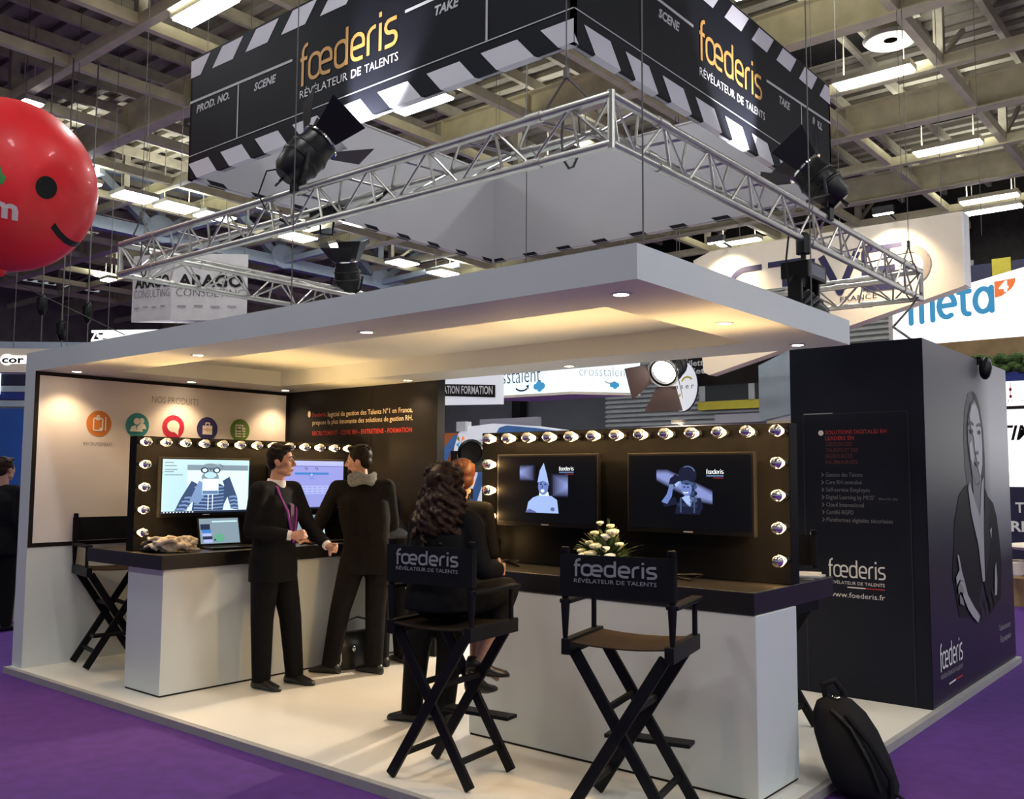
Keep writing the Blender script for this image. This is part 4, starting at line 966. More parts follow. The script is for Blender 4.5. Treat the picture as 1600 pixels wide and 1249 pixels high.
# ================================================================ THINGS ON THE COUNTERS
ZC = 1.0502
def counter_things():
    def laptop(x, y, rz, label, body):
        t = thing('laptop', (x, y, ZC), label, 'laptop', 'laptops on the left counter', rz)
        b = MB(); b.box((-.175, -.12, 0), (.175, .12, .018)); b.build('base', 'black_plastic', t, local=True, bevel=.004)
        b = MB()
        for r in range(5):
            for q in range(13): b.box((-.155+.0235*q, -.02+.024*r, .018), (-.135+.0235*q, -.002+.024*r, .0205))
        b.build('keyboard', 'black_board', t, local=True)
        R = Matrix.Rotation(math.radians(-16), 3, 'X'); h = V(0, .115, .02)
        b = MB(); b.add([h+R @ Vector(p) for p in [(x, y, z) for z in (0, .225) for y in (0, .008) for x in (-.175, .175)]], [(0, 2, 3, 1), (4, 5, 7, 6), (0, 1, 5, 4), (2, 6, 7, 3), (0, 4, 6, 2), (1, 3, 7, 5)]); ld = b.build('lid', 'black_plastic', t, local=True)
        pl = Plane(h+R @ V(-.163, 0, .014), tuple(R @ V(1, 0, 0)*.326), tuple(R @ V(0, 0, 1)*.2)); pl.n = R @ V(0, -1, 0); pl.lift = .0015
        b = MB(); body(b, pl); b.build('display', 'scr_grey', ld, local=True)
    def d1(b, pl):
        rect(b, pl, 0, 0, 1, 1, 'scr_grey', 1); rect(b, pl, .02, .55, .26, .78, 'scr_ink', 2); rect(b, pl, .05, .42, .28, .56, 'scr_bar', 2); rect(b, pl, .05, .30, .28, .41, 'scr_lav2', 2); rect(b, pl, .06, .17, .30, .29, 'scr_ink', 2); rect(b, pl, .08, .04, .30, .16, 'scr_lav2', 2)
        disc(b, pl, .48, .22, .13, .18, 'scr_green', 2); disc(b, pl, .36, .14, .025, .04, 'scr_ink', 3); rect(b, pl, .32, .84, .97, .90, 'scr_cyan', 2)
    def d2(b, pl):
        rect(b, pl, 0, 0, 1, 1, 'scr_cyan', 1); rect(b, pl, 0, .88, 1, 1, 'scr_grey', 2); rect(b, pl, .1, .3, .9, .7, 'scr_grey', 2)
    laptop(-4.50, .90, math.radians(82), 'open laptop with a grey green page beside the knitted scarf', d1)
    laptop(-4.50, 1.80, math.radians(90), 'open laptop with a pale page between the two standing men', d2)
    # knitted scarf heap
    b = MB(); rr = random.Random(3)
    for k in range(26):
        p = V(-4.49+.06*rr.uniform(-1, 1), .42+.07*rr.uniform(-1, 1), ZC+.035); L = [p+V(.02*q-.05+.04*math.sin(q*.9+k), -.10+.032*q, .025*math.sin(q*1.1+k*2)+.012*(k % 5)) for q in range(7)]
        for q in L: q.z = max(q.z, ZC+.017)
        b.tube(L, [.012, .016, .018, .019, .018, .016, .012], 6)
    o = voxel(b, 'knitted_scarf', 'knit_grey', .007, smooth_it=2); tag(o, 'crumpled grey beige knitted scarf lying beside the open laptop', 'scarf')
    b = MB(); b.ell((-4.62, .34, ZC+.045), (.10, .085, .045), 16, 9); b.ell((-4.60, .36, ZC+.02), (.14, .12, .019), 18, 6); o = voxel(b, 'knit_cap', 'black_fabric', .008); tag(o, 'black knitted cap below the lowest bulb beside the knitted scarf', 'cap')
    b = MB(); b.box((-4.66, .53, ZC), (-4.60, .70, ZC+.085)); tag(b.build('card_box', 'box_cream', bevel=.003), 'cream card box standing behind the knitted scarf', 'box')
    z = 1.058
    rr = random.Random(5)
    for i, (x, y, l) in enumerate(((-2.05, 1.25, 'tangled black cable left of the flowers on the black countertop'), (-.80, 1.27, 'tangled black cable right of the flowers on the black countertop'))):
        b = MB(); P = [V(x+.15*math.sin(k*1.7+i)+.02*k-.15, y+.07*math.cos(k*2.3), z+.008+.010*(k % 3)) for k in range(14)]
        b.tube(P, .006, 6); tag(b.build('cable_tangle', 'black_plastic', smooth=60), l, 'cable', 'cable tangles on the right counter')
    b = MB()
    for k in range(3): b.box((-2.30, 1.12+.02*k, z+.004*k), (-2.10, 1.33+.02*k, z+.004*k+.0035), rot=Matrix.Rotation(.1*k, 3, 'Z'))
    tag(b.build('paper_stack', 'paper'), 'cream paper stack behind the seated woman on the black countertop', 'papers')
    for i, (x, y, r, l) in enumerate(((-.26, 1.86, .1, 'lowest brochure of the pile on the countertop edge near the cabin'), (-.25, 1.85, .35, 'topmost brochure of the pile on the countertop edge near the cabin'))):
        b = MB(); b.box((x-.09, y-.13, z+.012*i), (x+.09, y+.13, z+.012*i+.010), 'paper', rot=Matrix.Rotation(r, 3, 'Z')); tag(b.build('brochure', 'paper'), l, 'brochure', 'brochures on the right counter')
    # flower arrangement
    t = thing('flower_arrangement', (-1.13, 1.16, z), 'cream and white flower arrangement on the black countertop', 'flowers')
    b = MB(); b.lathe([(.055, 0), (.075, .03), (.08, .07), (.07, .075), (.068, .05), (0, .05)], (-1.13, 1.16, z), 18); b.build('bowl', 'black_plastic', t, smooth=40)
    rr = random.Random(11); b = MB()
    def leaf(p, d, L, wd):
        d = d.normalized(); s = d.cross(V(0, 0, 1)); s = s.normalized() if s.length > .01 else V(1, 0, 0); n = s.cross(d)
        P = []
        for q, ww in ((0, .15), (.3, .9), (.6, 1), (.85, .55), (1, .05)):
            c = p+d*L*q - V(0, 0, .25*L*q*q); P.append((c-s*wd*ww, c+s*wd*ww+n*.001))
        for (a, c), (e, f) in zip(P, P[1:]): b.poly([a, c, f, e])
    for k in range(170):
        a = rr.uniform(0, 2*PI); e = rr.uniform(.1, 1.4); d = V(math.cos(a)*math.cos(e), math.sin(a)*math.cos(e)*.6, math.sin(e)); leaf(V(-1.13, 1.16, z+.06)+d*rr.uniform(.02, .09), d, rr.uniform(.09, .20), rr.uniform(.009, .02))
    for k in range(14): d = V(-1.0-.1*rr.random(), .1*rr.uniform(-1, 1), .55+.5*rr.random()); leaf(V(-1.15, 1.16, z+.08), d, .24, .007)
    for k in range(6): leaf(V(-1.12, 1.16, z+.2), V(-.05+.1*rr.random(), 0, 1), .17, .008)
    b.build('foliage', 'foliage', t)
    spots = [(-.095, -.06, .075, .034), (-.045, -.08, .09, .036), (.0, -.09, .07, .030), (.06, -.075, .085, .030), (-.13, -.03, .10, .026), (-.02, -.075, .135, .034), (.03, -.07, .125, .026), (-.075, -.04, .15, .026), (.085, -.03, .15, .024),
             (.02, -.05, .19, .030), (.055, -.04, .215, .034), (-.06, -.02, .205, .026), (-.035, -.01, .265, .020), (.03, -.02, .25, .022)]
    for i, (x, y, h, r) in enumerate(spots):
        b = MB(); r *= 1.18; c = V(-1.12+x*1.2, 1.15+y*1.1, z+.03+h)
        b.ell(c, (r*.45, r*.45, r*.5), 8, 6, 'petal')
        for ring, (rad, nn) in enumerate(((.5, 5), (.85, 7))):
            for k in range(nn):
                a = 2*PI*k/nn+ring; dr = V(math.cos(a), math.sin(a)*.8-.25, .35 if ring else .8).normalized()
                b.ell(c+dr*r*rad*.62, (r*.48, r*.40, r*.34), 7, 5, rot=dr.to_track_quat('X', 'Z').to_matrix())
        b.build('flower', 'petal' if i % 3 else 'petal_white', t, smooth=80)
    # bags
    t = thing('backpack', (.12, 1.62, 0), 'black backpack leaning on the platform edge beside the flower counter', 'bag')
    def bag_shape(grow):
        rings = []
        for q, wx, wy in ((0, .125, .13), (.05, .15, .165), (.17, .155, .175), (.30, .145, .17), (.39, .12, .15), (.45, .08, .11), (.472, .03, .05)):
            c = V(.175-.42*q, 1.60+.10*q, .015+q*.96); rings.append([c+V((wx+grow)*1.0*abs(math.cos(a))**.7*(1 if math.cos(a) > 0 else -1), (wy+grow)*abs(math.sin(a))**.7*(1 if math.sin(a) > 0 else -1), 0) for a in [2*PI*j/20 for j in range(20)]])
        return rings
    b = MB(); b.loft(bag_shape(0)); b.build('sack', 'black_fabric', t, smooth=60)
    b = MB(); b.tube([(-.05, 1.62, .46), (-.06, 1.61, .53), (-.02, 1.66, .55), (.01, 1.70, .49), (.02, 1.7, .44)], .018, 8); b.build('handle', 'black_fabric', t, smooth=60)
    b = MB(); b.tube([(.10, 1.50, .42), (.22, 1.49, .30), (.31, 1.51, .14), (.31, 1.53, .05)], .016, 6); b.tube([(.31, 1.52, .08), (.36, 1.54, .045), (.42, 1.56, .012)], .008, 6); b.build('strap', 'black_fabric', t, smooth=60)
    b = MB(); b.tube([(.02, 1.505, .43), (.13, 1.475, .36), (.23, 1.465, .20), (.275, 1.465, .08)], .010, 6); b.build('piping', 'black_plastic', t, smooth=60)
    b = MB(); b.ell((.005, 1.615, .472), (.022, .03, .008), 10, 6); b.build('buckle', 'chrome', t, smooth=60)
    t = thing('handbag', (-4.13, 1.85, .052), 'black leather bag on the floor between the standing men and the counter', 'bag')
    b = MB(); b.loft([[V(-4.13+wx*math.cos(a), 1.86+wy*math.sin(a), .055+h) for a in [2*PI*j/16 for j in range(16)]] for h, wx, wy in ((0, .12, .20), (.04, .125, .215), (.18, .10, .20), (.27, .05, .18), (.285, .02, .16))]); b.build('body', 'shoe_black', t, smooth=60)
    b = MB(); b.tube([(-4.10, 1.72, .33), (-4.08, 1.74, .43), (-4.07, 1.86, .46), (-4.08, 1.98, .43), (-4.10, 2.0, .33)], .009, 6); b.build('handle', 'shoe_black', t, smooth=60)
    b = MB(); b.ell((-4.015, 1.79, .22), (.012, .02, .028), 8, 6); b.build('clasp', 'chrome', t, smooth=60)
    b = MB(); b.tube([(-4.05, 1.66, .07), (-4.03, 1.67, .14), (-4.06, 1.69, .2)], .007, 5); b.tube([(-4.05, 2.05, .07), (-4.03, 2.04, .15), (-4.06, 2.02, .22)], .007, 5); b.build('trim', 'text_white', t)
counter_things()
# ================================================================ PEOPLE
def frame(d, up=V(0, 0, 1)):
    d = d.normalized(); r = d.cross(up).normalized(); u = r.cross(d); return r, d, u
def hand(b, wrist, d, n, side, curl, sc=1.0):
    """palm and five fingers: d along the hand, n palm normal, side = +1/-1 chooses the thumb side; one continuous mesh with the arm"""
    d = d.normalized(); n = (n - d*n.dot(d)).normalized(); t = d.cross(n)*side
    W = lambda a, c, e: wrist + (d*a + t*c + n*e)*sc
    b.cap(wrist, W(.03, 0, 0), .026*sc, .027*sc, 10)
    for q in (-.028, -.01, .01, .028): b.cap(W(.02, q*.7, 0), W(.088-abs(q)*.25, q, 0), .014*sc, .0115*sc, 8)
    for q, L, k in ((.030, .070, 1.0), (.010, .078, 1.05), (-.010, .073, 1.1), (-.029, .056, 1.2)):
        p = W(.09-abs(q)*.25, q, 0); a = 0; r = .0082*sc
        for sg, (fr, bend) in enumerate(((.44, .8), (.31, 1.15), (.25, .75))):
            a += bend*curl*k; q2 = p + (d*math.cos(a) + n*math.sin(a))*L*fr*sc
            b.cap(p, q2, r, r*.92, 7); p = q2; r *= .92
    p = W(.025, .026, .006); dr = (d*.55+t*.75+n*.35).normalized()
    q = p+dr*.045*sc; b.cap(p, q, .0125*sc, .0105*sc, 8)
    dr2 = (d*.8+t*.1*(1-curl)+n*(.2+.5*curl)-t*.4*curl).normalized(); q2 = q+dr2*.03*sc; b.cap(q, q2, .0105*sc, .009*sc, 8); b.cap(q2, q2+(dr2+n*.2*curl).normalized()*.024*sc, .009*sc, .0075*sc, 8)
def head(b, c, fw, up):
    r, f, u = frame(fw, up); R = Matrix((r, f, u)).transposed()
    H = lambda x, y, z: c + R @ V(x, y, z)
    b.ell(H(0, -.012, .03), (.074, .094, .088), 20, 14, rot=R); b.ell(H(0, .022, -.04), (.060, .066, .072), 18, 12, rot=R); b.ell(H(0, .052, -.088), (.034, .028, .024), 12, 8, rot=R)
    b.ell(H(0, .066, .032), (.052, .018, .013), 12, 8, rot=R)
    b.cap(H(0, .082, .02), H(0, .104, -.022), .009, .0135, 10); b.ell(H(0, .092, -.026), (.019, .012, .010), 10, 7, rot=R)
    for s in (-1, 1):
        b.ell(H(s*.038, .060, -.02), (.024, .022, .022), 10, 8, rot=R); b.ell(H(s*.076, -.005, -.008), (.012, .022, .034), 10, 8, rot=R); b.ell(H(s*.05, .02, -.07), (.02, .035, .022), 10, 8, rot=R)
    b.ell(H(0, .080, -.056), (.023, .013, .008), 12, 7, rot=R); b.ell(H(0, .078, -.069), (.020, .012, .008), 12, 7, rot=R)
    return H, R
def face_parts(H, R, root):
    for s in (-1, 1):
        b = MB(); b.ell(H(s*.031, .077, .012), (.0125, .009, .0075), 10, 7, 'eye_white', rot=R); b.ell(H(s*.031, .0845, .012), (.0062, .003, .0062), 8, 6, 'eye_dark', rot=R); b.build('eye', 'eye_white', root, local=True, smooth=80)
        b = MB(); b.tube([H(s*.014, .088, .032), H(s*.03, .088, .038), H(s*.05, .076, .033)], [.004, .005, .003], 6); b.build('eyebrow', 'hair_dark', root, local=True, smooth=80)
    b = MB(); b.ell(H(0, .0885, -.0575), (.021, .006, .004), 10, 6, rot=R); b.ell(H(0, .0875, -.067), (.017, .006, .005), 10, 6, rot=R); b.build('mouth', 'lip', root, local=True, smooth=80)
def ring(c, hw, hd, rt, fwd, n=22, p=.85):
    return [c + rt*hw*abs(math.cos(a))**p*(1 if math.cos(a) >= 0 else -1) + fwd*hd*abs(math.sin(a))**p*(1 if math.sin(a) >= 0 else -1) for a in [2*PI*j/n for j in range(n)]]
def shoe(p, d, m, root, L=.28, heel=0):
    """p = point on the sole under the ankle"""
    d = V(d[0], d[1], 0).normalized(); s = V(d.y, -d.x, 0); b = MB(); rings = []
    for q, w, h in ((-.085, .022, .045), (-.07, .034, .075), (-.02, .040, .094), (.04, .042, .088), (.09, .046, .062), (.14, .045, .046), (.175, .032, .036), (.192, .010, .020)):
        q *= L/.28; hl = heel*max(0, min(1, (.06-q)/.12)); c = p+d*q
        rings.append([c+s*w*math.cos(a)+V(0, 0, hl+max(0, h*.5+h*.5*math.sin(a))) for a in [2*PI*j/14 for j in range(14)]])
    b.loft(rings)
    if heel: b.tube([p-d*.065+V(0, 0, heel+.01), p-d*.06+V(0, 0, .001)], [.022, .006], 8)
    return b.build('shoe', m, root, local=True, smooth=70)
def human(label, loc, rz, J, group=None, skin='skin', face=True, hands=(.6, .6), palm=None):
    """J: joints in the person's own frame (x right, y forward)."""
    root_b = MB()
    g = lambda k: Vector(J[k])
    hip = g('hip'); neck = g('neck'); hd = g('head')
    rt = (g('sR')-g('sL')).normalized(); fw = V(0, 0, 1).cross(rt).normalized()
    b = root_b; spine = neck-hip
    rp = (g('hipR')-g('hipL')).normalized(); fp = V(0, 0, 1).cross(rp)
    b.loft([ring(hip+spine*q, w, dp, (rp*(1-q)+rt*q).normalized(), (fp*(1-q)+fw*q).normalized()) for q, w, dp in ((-.14, .10, .08), (0, .145, .10), (.25, .13, .09), (.55, .15, .105), (.8, .155, .09), (.95, .08, .06))])
    b.cap(hip+spine*.9, hd+Vector(J.get('hfw', (0, 1, 0))).normalized()*-.02-V(0, 0, .06), .058, .052, 14)
    for s in 'LR':
        b.cap(g('s'+s), hip+spine*.84, .055, .07, 12); b.cap(g('s'+s), g('e'+s), .050, .040, 12); b.cap(g('e'+s), g('w'+s), .040, .027, 12)
        b.cap(g('hip'+s), g('k'+s), .078, .055, 14); b.cap(g('k'+s), g('a'+s), .055, .036, 14)
        td = Vector(J.get('t'+s, (0, 1, 0))).normalized(); b.cap(g('a'+s)-V(0, 0, .01), g('a'+s)+td*.11-V(0, 0, .058), .026, .014, 10)
        hv = J.get('h'+s)
        hv = Vector(hv) if hv else (g('w'+s)-g('e'+s))
        pn = Vector(J.get('p'+s, (-1 if s == 'R' else 1, 0, 0)))
        hand(b, g('w'+s), hv, pn, J.get('th'+s, 1), hands[0 if s == 'L' else 1], J.get('hs', 1))
    H, R = head(b, hd, Vector(J.get('hfw', (0, 1, 0))), Vector(J.get('hup', (0, 0, 1))))
    o = voxel(b, 'person', skin, .0056, smooth_it=3)
    o.location = loc; o.rotation_euler = (0, 0, rz); tag(o, label, 'person', group)
    if face: face_parts(H, R, o)
    return o, H, R, rt, fw, hip, spine, rp, fp
def sleeves(b, J, r0=.066, r1=.052, r2=.044, cut=.02):
    for s in 'LR':
        S, E, Wr = Vector(J['s'+s]), Vector(J['e'+s]), Vector(J['w'+s]); b.cap(S, E, r0, r1, 14); d = (Wr-E).normalized(); b.tube([E, Wr-d*cut], [r1, r2], 14); b.ell(E, r1, 14, 9)
def trousers(J, o, m, r=(.115, .084, .068), pel=(.165, .13)):
    b = MB(); hip = Vector(J['hip']); rp = (Vector(J['hipR'])-Vector(J['hipL'])).normalized(); fp = V(0, 0, 1).cross(rp)
    b.loft([ring(hip+V(0, 0, q), w, d, rp, fp) for q, w, d in ((-.16, .09, .08), (-.08, pel[0]*.98, pel[1]), (.02, pel[0], pel[1]), (.12, pel[0]*.92, pel[1]*.9))])
    for s in 'LR':
        Hh, K, A = Vector(J['hip'+s]), Vector(J['k'+s]), Vector(J['a'+s]); b.cap(Hh, K, r[0], r[1], 16); d = (A-K).normalized(); b.tube([K, A+d*.035], [r[1], r[2]], 16); b.ell(K, r[1], 14, 9)
    return voxel(b, 'trousers', m, .011, o, smooth_it=5)
def jacket(J, o, m, prof, size=.011, hood=None, name='jacket', sl=(.066, .052, .044), cut=.02):
    hip = Vector(J['hip']); neck = Vector(J['neck']); spine = neck-hip
    rt = (Vector(J['sR'])-Vector(J['sL'])).normalized(); fw = V(0, 0, 1).cross(rt).normalized(); rp = (Vector(J['hipR'])-Vector(J['hipL'])).normalized(); fp = V(0, 0, 1).cross(rp)
    b = MB(); b.loft([ring(hip+spine*q if q > 0 else hip+V(0, 0, q*spine.length), w, d, (rp*(1-q)+rt*q).normalized() if q > 0 else rp, (fp*(1-q)+fw*q).normalized() if q > 0 else fp) for q, w, d in prof])
    sleeves(b, J, *sl, cut=cut)
    for s in 'LR': b.cap(Vector(J['s'+s]), hip+spine*.93, sl[0]*1.02, .075, 14)
    if hood: b.cap(neck-V(0, 0, .03), neck+(Vector(J['head'])-neck)*hood, .085, .08, 14)
    return voxel(b, name, m, size, o, smooth_it=4)
def short_hair(H, R, o, m, vol=1.0):
    b = MB(); b.ell(H(0, -.024, .052), (.083*vol, .096, .082*vol), 20, 14, rot=R); b.ell(H(0, -.058, .0), (.074, .055, .07), 18, 12, rot=R); b.ell(H(0, .045, .108), (.058, .040, .022*vol), 14, 9, rot=R)
    for s in (-1, 1): b.ell(H(s*.074, .005, .028), (.011, .030, .045), 10, 8, rot=R)
    rr = random.Random(2)
    for k in range(26):
        a = rr.uniform(0, 2*PI); e = rr.uniform(.3, 1.5); p = H(.078*math.cos(a)*math.cos(e), -.03+.088*math.sin(a)*math.cos(e), .06+.07*math.sin(e)); b.ell(p, (.018, .022, .013), 8, 6, rot=R)
    return voxel(b, 'hair', m, .0065, o, smooth_it=2)
STAND = dict(hip=(0, 0, .95), neck=(0, -.01, 1.475), head=(0, .02, 1.655), sL=(-.178, 0, 1.44), sR=(.178, 0, 1.44), hipL=(-.09, 0, .92), hipR=(.09, 0, .92),
             kL=(-.10, .02, .50), kR=(.10, .02, .50), aL=(-.11, 0, .085), aR=(.11, 0, .085), eL=(-.24, -.03, 1.14), eR=(.24, -.03, 1.14), wL=(-.25, .05, .90), wR=(.25, .05, .90))
SUIT = [(-.32, .205, .15), (-.16, .205, .152), (0, .20, .148), (.22, .18, .13), (.50, .205, .145), (.75, .21, .138), (.88, .172, .11), (.98, .08, .07)]
def collar(o, c, r, h, m, name, tilt=.15):
    b = MB(); b.lathe([(r, 0), (r*1.02, h*.5), (r*.94, h), (r*.84, h), (r*.88, 0)], c, 20, rot=Matrix.Rotation(tilt, 3, 'X')); return b.build(name, m, o, local=True, smooth=50)
def man_suit():
    d = V(.88, .40, 0).normalized(); rz = math.atan2(-d.x, d.y)
    J = dict(STAND); J.update(hip=(0, -.10, .95), neck=(0, -.10, 1.49), head=(.0, -.055, 1.672), hfw=(-.22, 1, 0), sL=(-.20, -.06, 1.455), sR=(.20, -.12, 1.455), hipL=(-.09, -.09, .92), hipR=(.09, -.11, .92),
             kL=(-.13, -.02, .50), kR=(.11, -.12, .50), aL=(-.14, .02, .085), aR=(.10, -.12, .085), eR=(.235, -.16, 1.16), wR=(.125, .115, 1.125), hR=(-.35, .9, .12), pR=(-1, -.2, -.1), thR=-1,
             eL=(-.25, .06, 1.17), wL=(-.16, .27, 1.03), hL=(.25, .9, -.1), pL=(1, -.1, .1), thL=1, tL=(.2, 1, 0), tR=(.25, 1, 0))
    o, H, R, rt, fw, hip, sp, rp, fp = human('man in black suit with purple lanyard, facing the man with the scarf', (-3.935, 1.03, .052), rz, J, hands=(1.05, 1.25))
    trousers(J, o, 'trouser_black'); jacket(J, o, 'suit_black', SUIT, cut=.028, sl=(.072, .058, .046)); short_hair(H, R, o, 'hair_dark')
    for s in 'LR': shoe(V(J['a'+s][0], J['a'+s][1], .0), J['t'+s], 'shoe_black', o)
    collar(o, V(0, -.098, 1.475), .072, .062, 'shirt_white', 'shirt_collar', -.12)
    nk = Vector(J['neck'])
    b = MB(); y = lambda z: -.10+.118+.06*(1.5-z)      # shirt front, tie, lanyard on the chest
    f = lambda x, z, e=0: V(x, -.10+.148-.010-2.2*max(0, z-1.33)**1.5-abs(x)*.20+e, z)
    b.loft([[f(-w, z), f(-w*.3, z, .006), f(w*.3, z, .006), f(w, z), f(w, z, -.03), f(-w, z, -.03)] for z, w in ((1.16, .006), (1.26, .022), (1.36, .042), (1.44, .062), (1.485, .068))]); b.build('shirt_front', 'shirt_white', o, local=True, smooth=50)
    b = MB(); b.loft([[f(-w, z, .008), f(w, z, .008), f(w, z, .020), f(-w, z, .020)] for z, w in ((1.15, .02), (1.19, .034), (1.34, .026), (1.455, .014), (1.475, .022))]); b.build('tie', 'tie_purple', o, local=True)
    b = MB(); L = [(.085, -.155, 1.505), (.094, -.10, 1.500), (.088, -.035, 1.475)]; b.tube([L[0], L[1], L[2], f(.088, 1.40, .016), f(.070, 1.30, .022), f(.038, 1.17, .026), f(.004, 1.07, .026), f(-.03, 1.17, .026), f(-.062, 1.30, .022), f(-.082, 1.40, .016), (-.088, -.035, 1.475), (-.094, -.10, 1.500), (-.085, -.155, 1.505), (0, -.185, 1.515), L[0]], .0105, 6); b.build('lanyard', 'lanyard_purple', o, local=True, smooth=60)
    b = MB()
    for s in 'LR':
        E, Wr = Vector(J['e'+s]), Vector(J['w'+s]); dd = (Wr-E).normalized(); b.tube([Wr-dd*.045, Wr-dd*.004], [.038, .036], 14)
    b.build('shirt_cuff', 'shirt_white', o, local=True, smooth=50)
man_suit()
def man_scarf():
    rz = math.radians(59)
    J = dict(STAND); J.update(hip=(.03, 0, .96), neck=(-.02, .05, 1.50), head=(-.045, .085, 1.685), hfw=(-1, .38, -.10), sL=(-.205, .10, 1.46), sR=(.175, .0, 1.47), hipL=(-.07, .02, .93), hipR=(.12, -.02, .93),
             kL=(-.17, .07, .50), kR=(.10, .0, .50), aL=(-.24, .07, .085), aR=(.09, -.04, .085), tL=(-.75, .6, 0), tR=(-.55, .75, 0), eL=(-.33, .21, 1.19), wL=(-.37, .36, 1.03), hL=(-.65, .55, .05), pL=(.3, .2, -1), thL=-1,
             eR=(.25, .10, 1.17), wR=(.10, .33, 1.08), hR=(-.5, .8, .1), pR=(-1, 0, 0))
    o, H, R, rt, fw, hip, sp, rp, fp = human('man in dark jacket with grey scarf, back turned, holding a phone', (-3.87, 1.75, .052), rz, J, hands=(.7, .9))
    trousers(J, o, 'coat_brown'); jacket(J, o, 'coat_brown', [(-.32, .205, .15), (-.16, .205, .15), (0, .20, .148), (.22, .185, .135), (.50, .205, .145), (.75, .205, .135), (.88, .165, .11), (.98, .08, .07)], sl=(.074, .058, .048)); short_hair(H, R, o, 'hair_dark', 1.1)
    for s in 'LR': shoe(V(J['a'+s][0], J['a'+s][1], .0), J['t'+s], 'shoe_black', o)
    b = MB(); n = Vector(J['neck'])
    for k in range(3): b.tube([n+V(.098*math.cos(a), .092*math.sin(a)-.01, .012+.028*k+.012*math.sin(a*3+k)) for a in [2*PI*q/16 for q in range(17)]], .026, 8)
    b.tube([n+V(-.07, .09, .03), n+V(-.10, .13, -.1), n+V(-.09, .165, -.26)], .03, 8)
    voxel(b, 'scarf', 'scarf_grey', .009, o, smooth_it=2)
    b = MB(); b.ell(H(0, .05, -.075), (.047, .045, .035), 14, 9, rot=R); b.ell(H(0, .083, -.048), (.024, .012, .006), 10, 6, rot=R); voxel(b, 'beard', 'hair_dark', .006, o, smooth_it=2)
    ph = Vector(J['wL'])+V(-.65, .55, .05).normalized()*.10
    wd = Matrix.Rotation(rz, 3, 'Z') @ ph + V(-3.87, 1.75, .052)
    t = thing('phone', tuple(wd), 'dark smartphone held in the hand of the man with the scarf', 'phone')
    b = MB(); b.box(tuple(wd+V(-.036, -.075, .010)), tuple(wd+V(.036, .075, .019)), rot=Matrix.Rotation(rz+.9, 3, 'Z')); b.build('body', 'black_plastic', t, bevel=.003)
    b = MB(); b.box(tuple(wd+V(-.032, -.068, .0192)), tuple(wd+V(.032, .068, .0202)), rot=Matrix.Rotation(rz+.9, 3, 'Z'), piv=tuple(wd+V(0, 0, .0145))); b.build('display', 'line_grey', t)
man_scarf()
def man_hidden():
    J = dict(STAND); J.update(hip=(0, -.06, .94), neck=(.03, .38, 1.29), head=(.0, .56, 1.36), sL=(-.16, .30, 1.31), sR=(.20, .27, 1.34), eR=(.25, .27, 1.10), wR=(.20, .40, 1.04), tL=(-.2, 1, 0), tR=(.2, 1, 0), eL=(-.20, .36, 1.10), wL=(-.12, .46, 1.06))
    o, H, R, *_ = human('person in dark navy jacket standing behind the man with the scarf', (-3.96, 2.15, .052), math.radians(85), J)
    trousers(J, o, 'trouser_black'); jacket(J, o, 'suit_navy', SUIT, hood=.5); short_hair(H, R, o, 'hair_dark')
    for s in 'LR': shoe(V(J['a'+s][0], J['a'+s][1], .0), J['t'+s], 'shoe_black', o)
man_hidden()
def curly_hair(H, R, o, m):
    b = MB(); b.ell(H(0, -.025, .04), (.098, .112, .095), 20, 14, rot=R); b.ell(H(0, -.055, -.06), (.115, .085, .11), 18, 12, rot=R); b.ell(H(0, -.075, -.17), (.135, .075, .12), 18, 12, rot=R)
    rr = random.Random(9)
    for k in range(64):
        a = rr.uniform(-.15*PI, 1.15*PI)+PI; x, y = .118*math.cos(a), -.03+.10*math.sin(a); ph = rr.uniform(0, 6); z0 = rr.uniform(-.06, .05); L = []
        for q in range(13):
            s = q/12; w = .010+.016*s; g = 1+.30*s; L.append(H(x*g+w*math.cos(ph+s*13), y*g-.012*s+w*math.sin(ph+s*13), z0-s*(.20+.06*math.sin(k))))
        b.tube(L, [.011+.004*math.sin(PI*q/12) for q in range(13)], 7)
    for k in range(24):
        a = rr.uniform(0, 2*PI); e = rr.uniform(.2, 1.4); b.ell(H(.094*math.cos(a)*math.cos(e), -.03+.106*math.sin(a)*math.cos(e), .045+.09*math.sin(e)), (.022, .024, .02), 8, 6)
    return voxel(b, 'hair', m, .006, o, smooth_it=1)
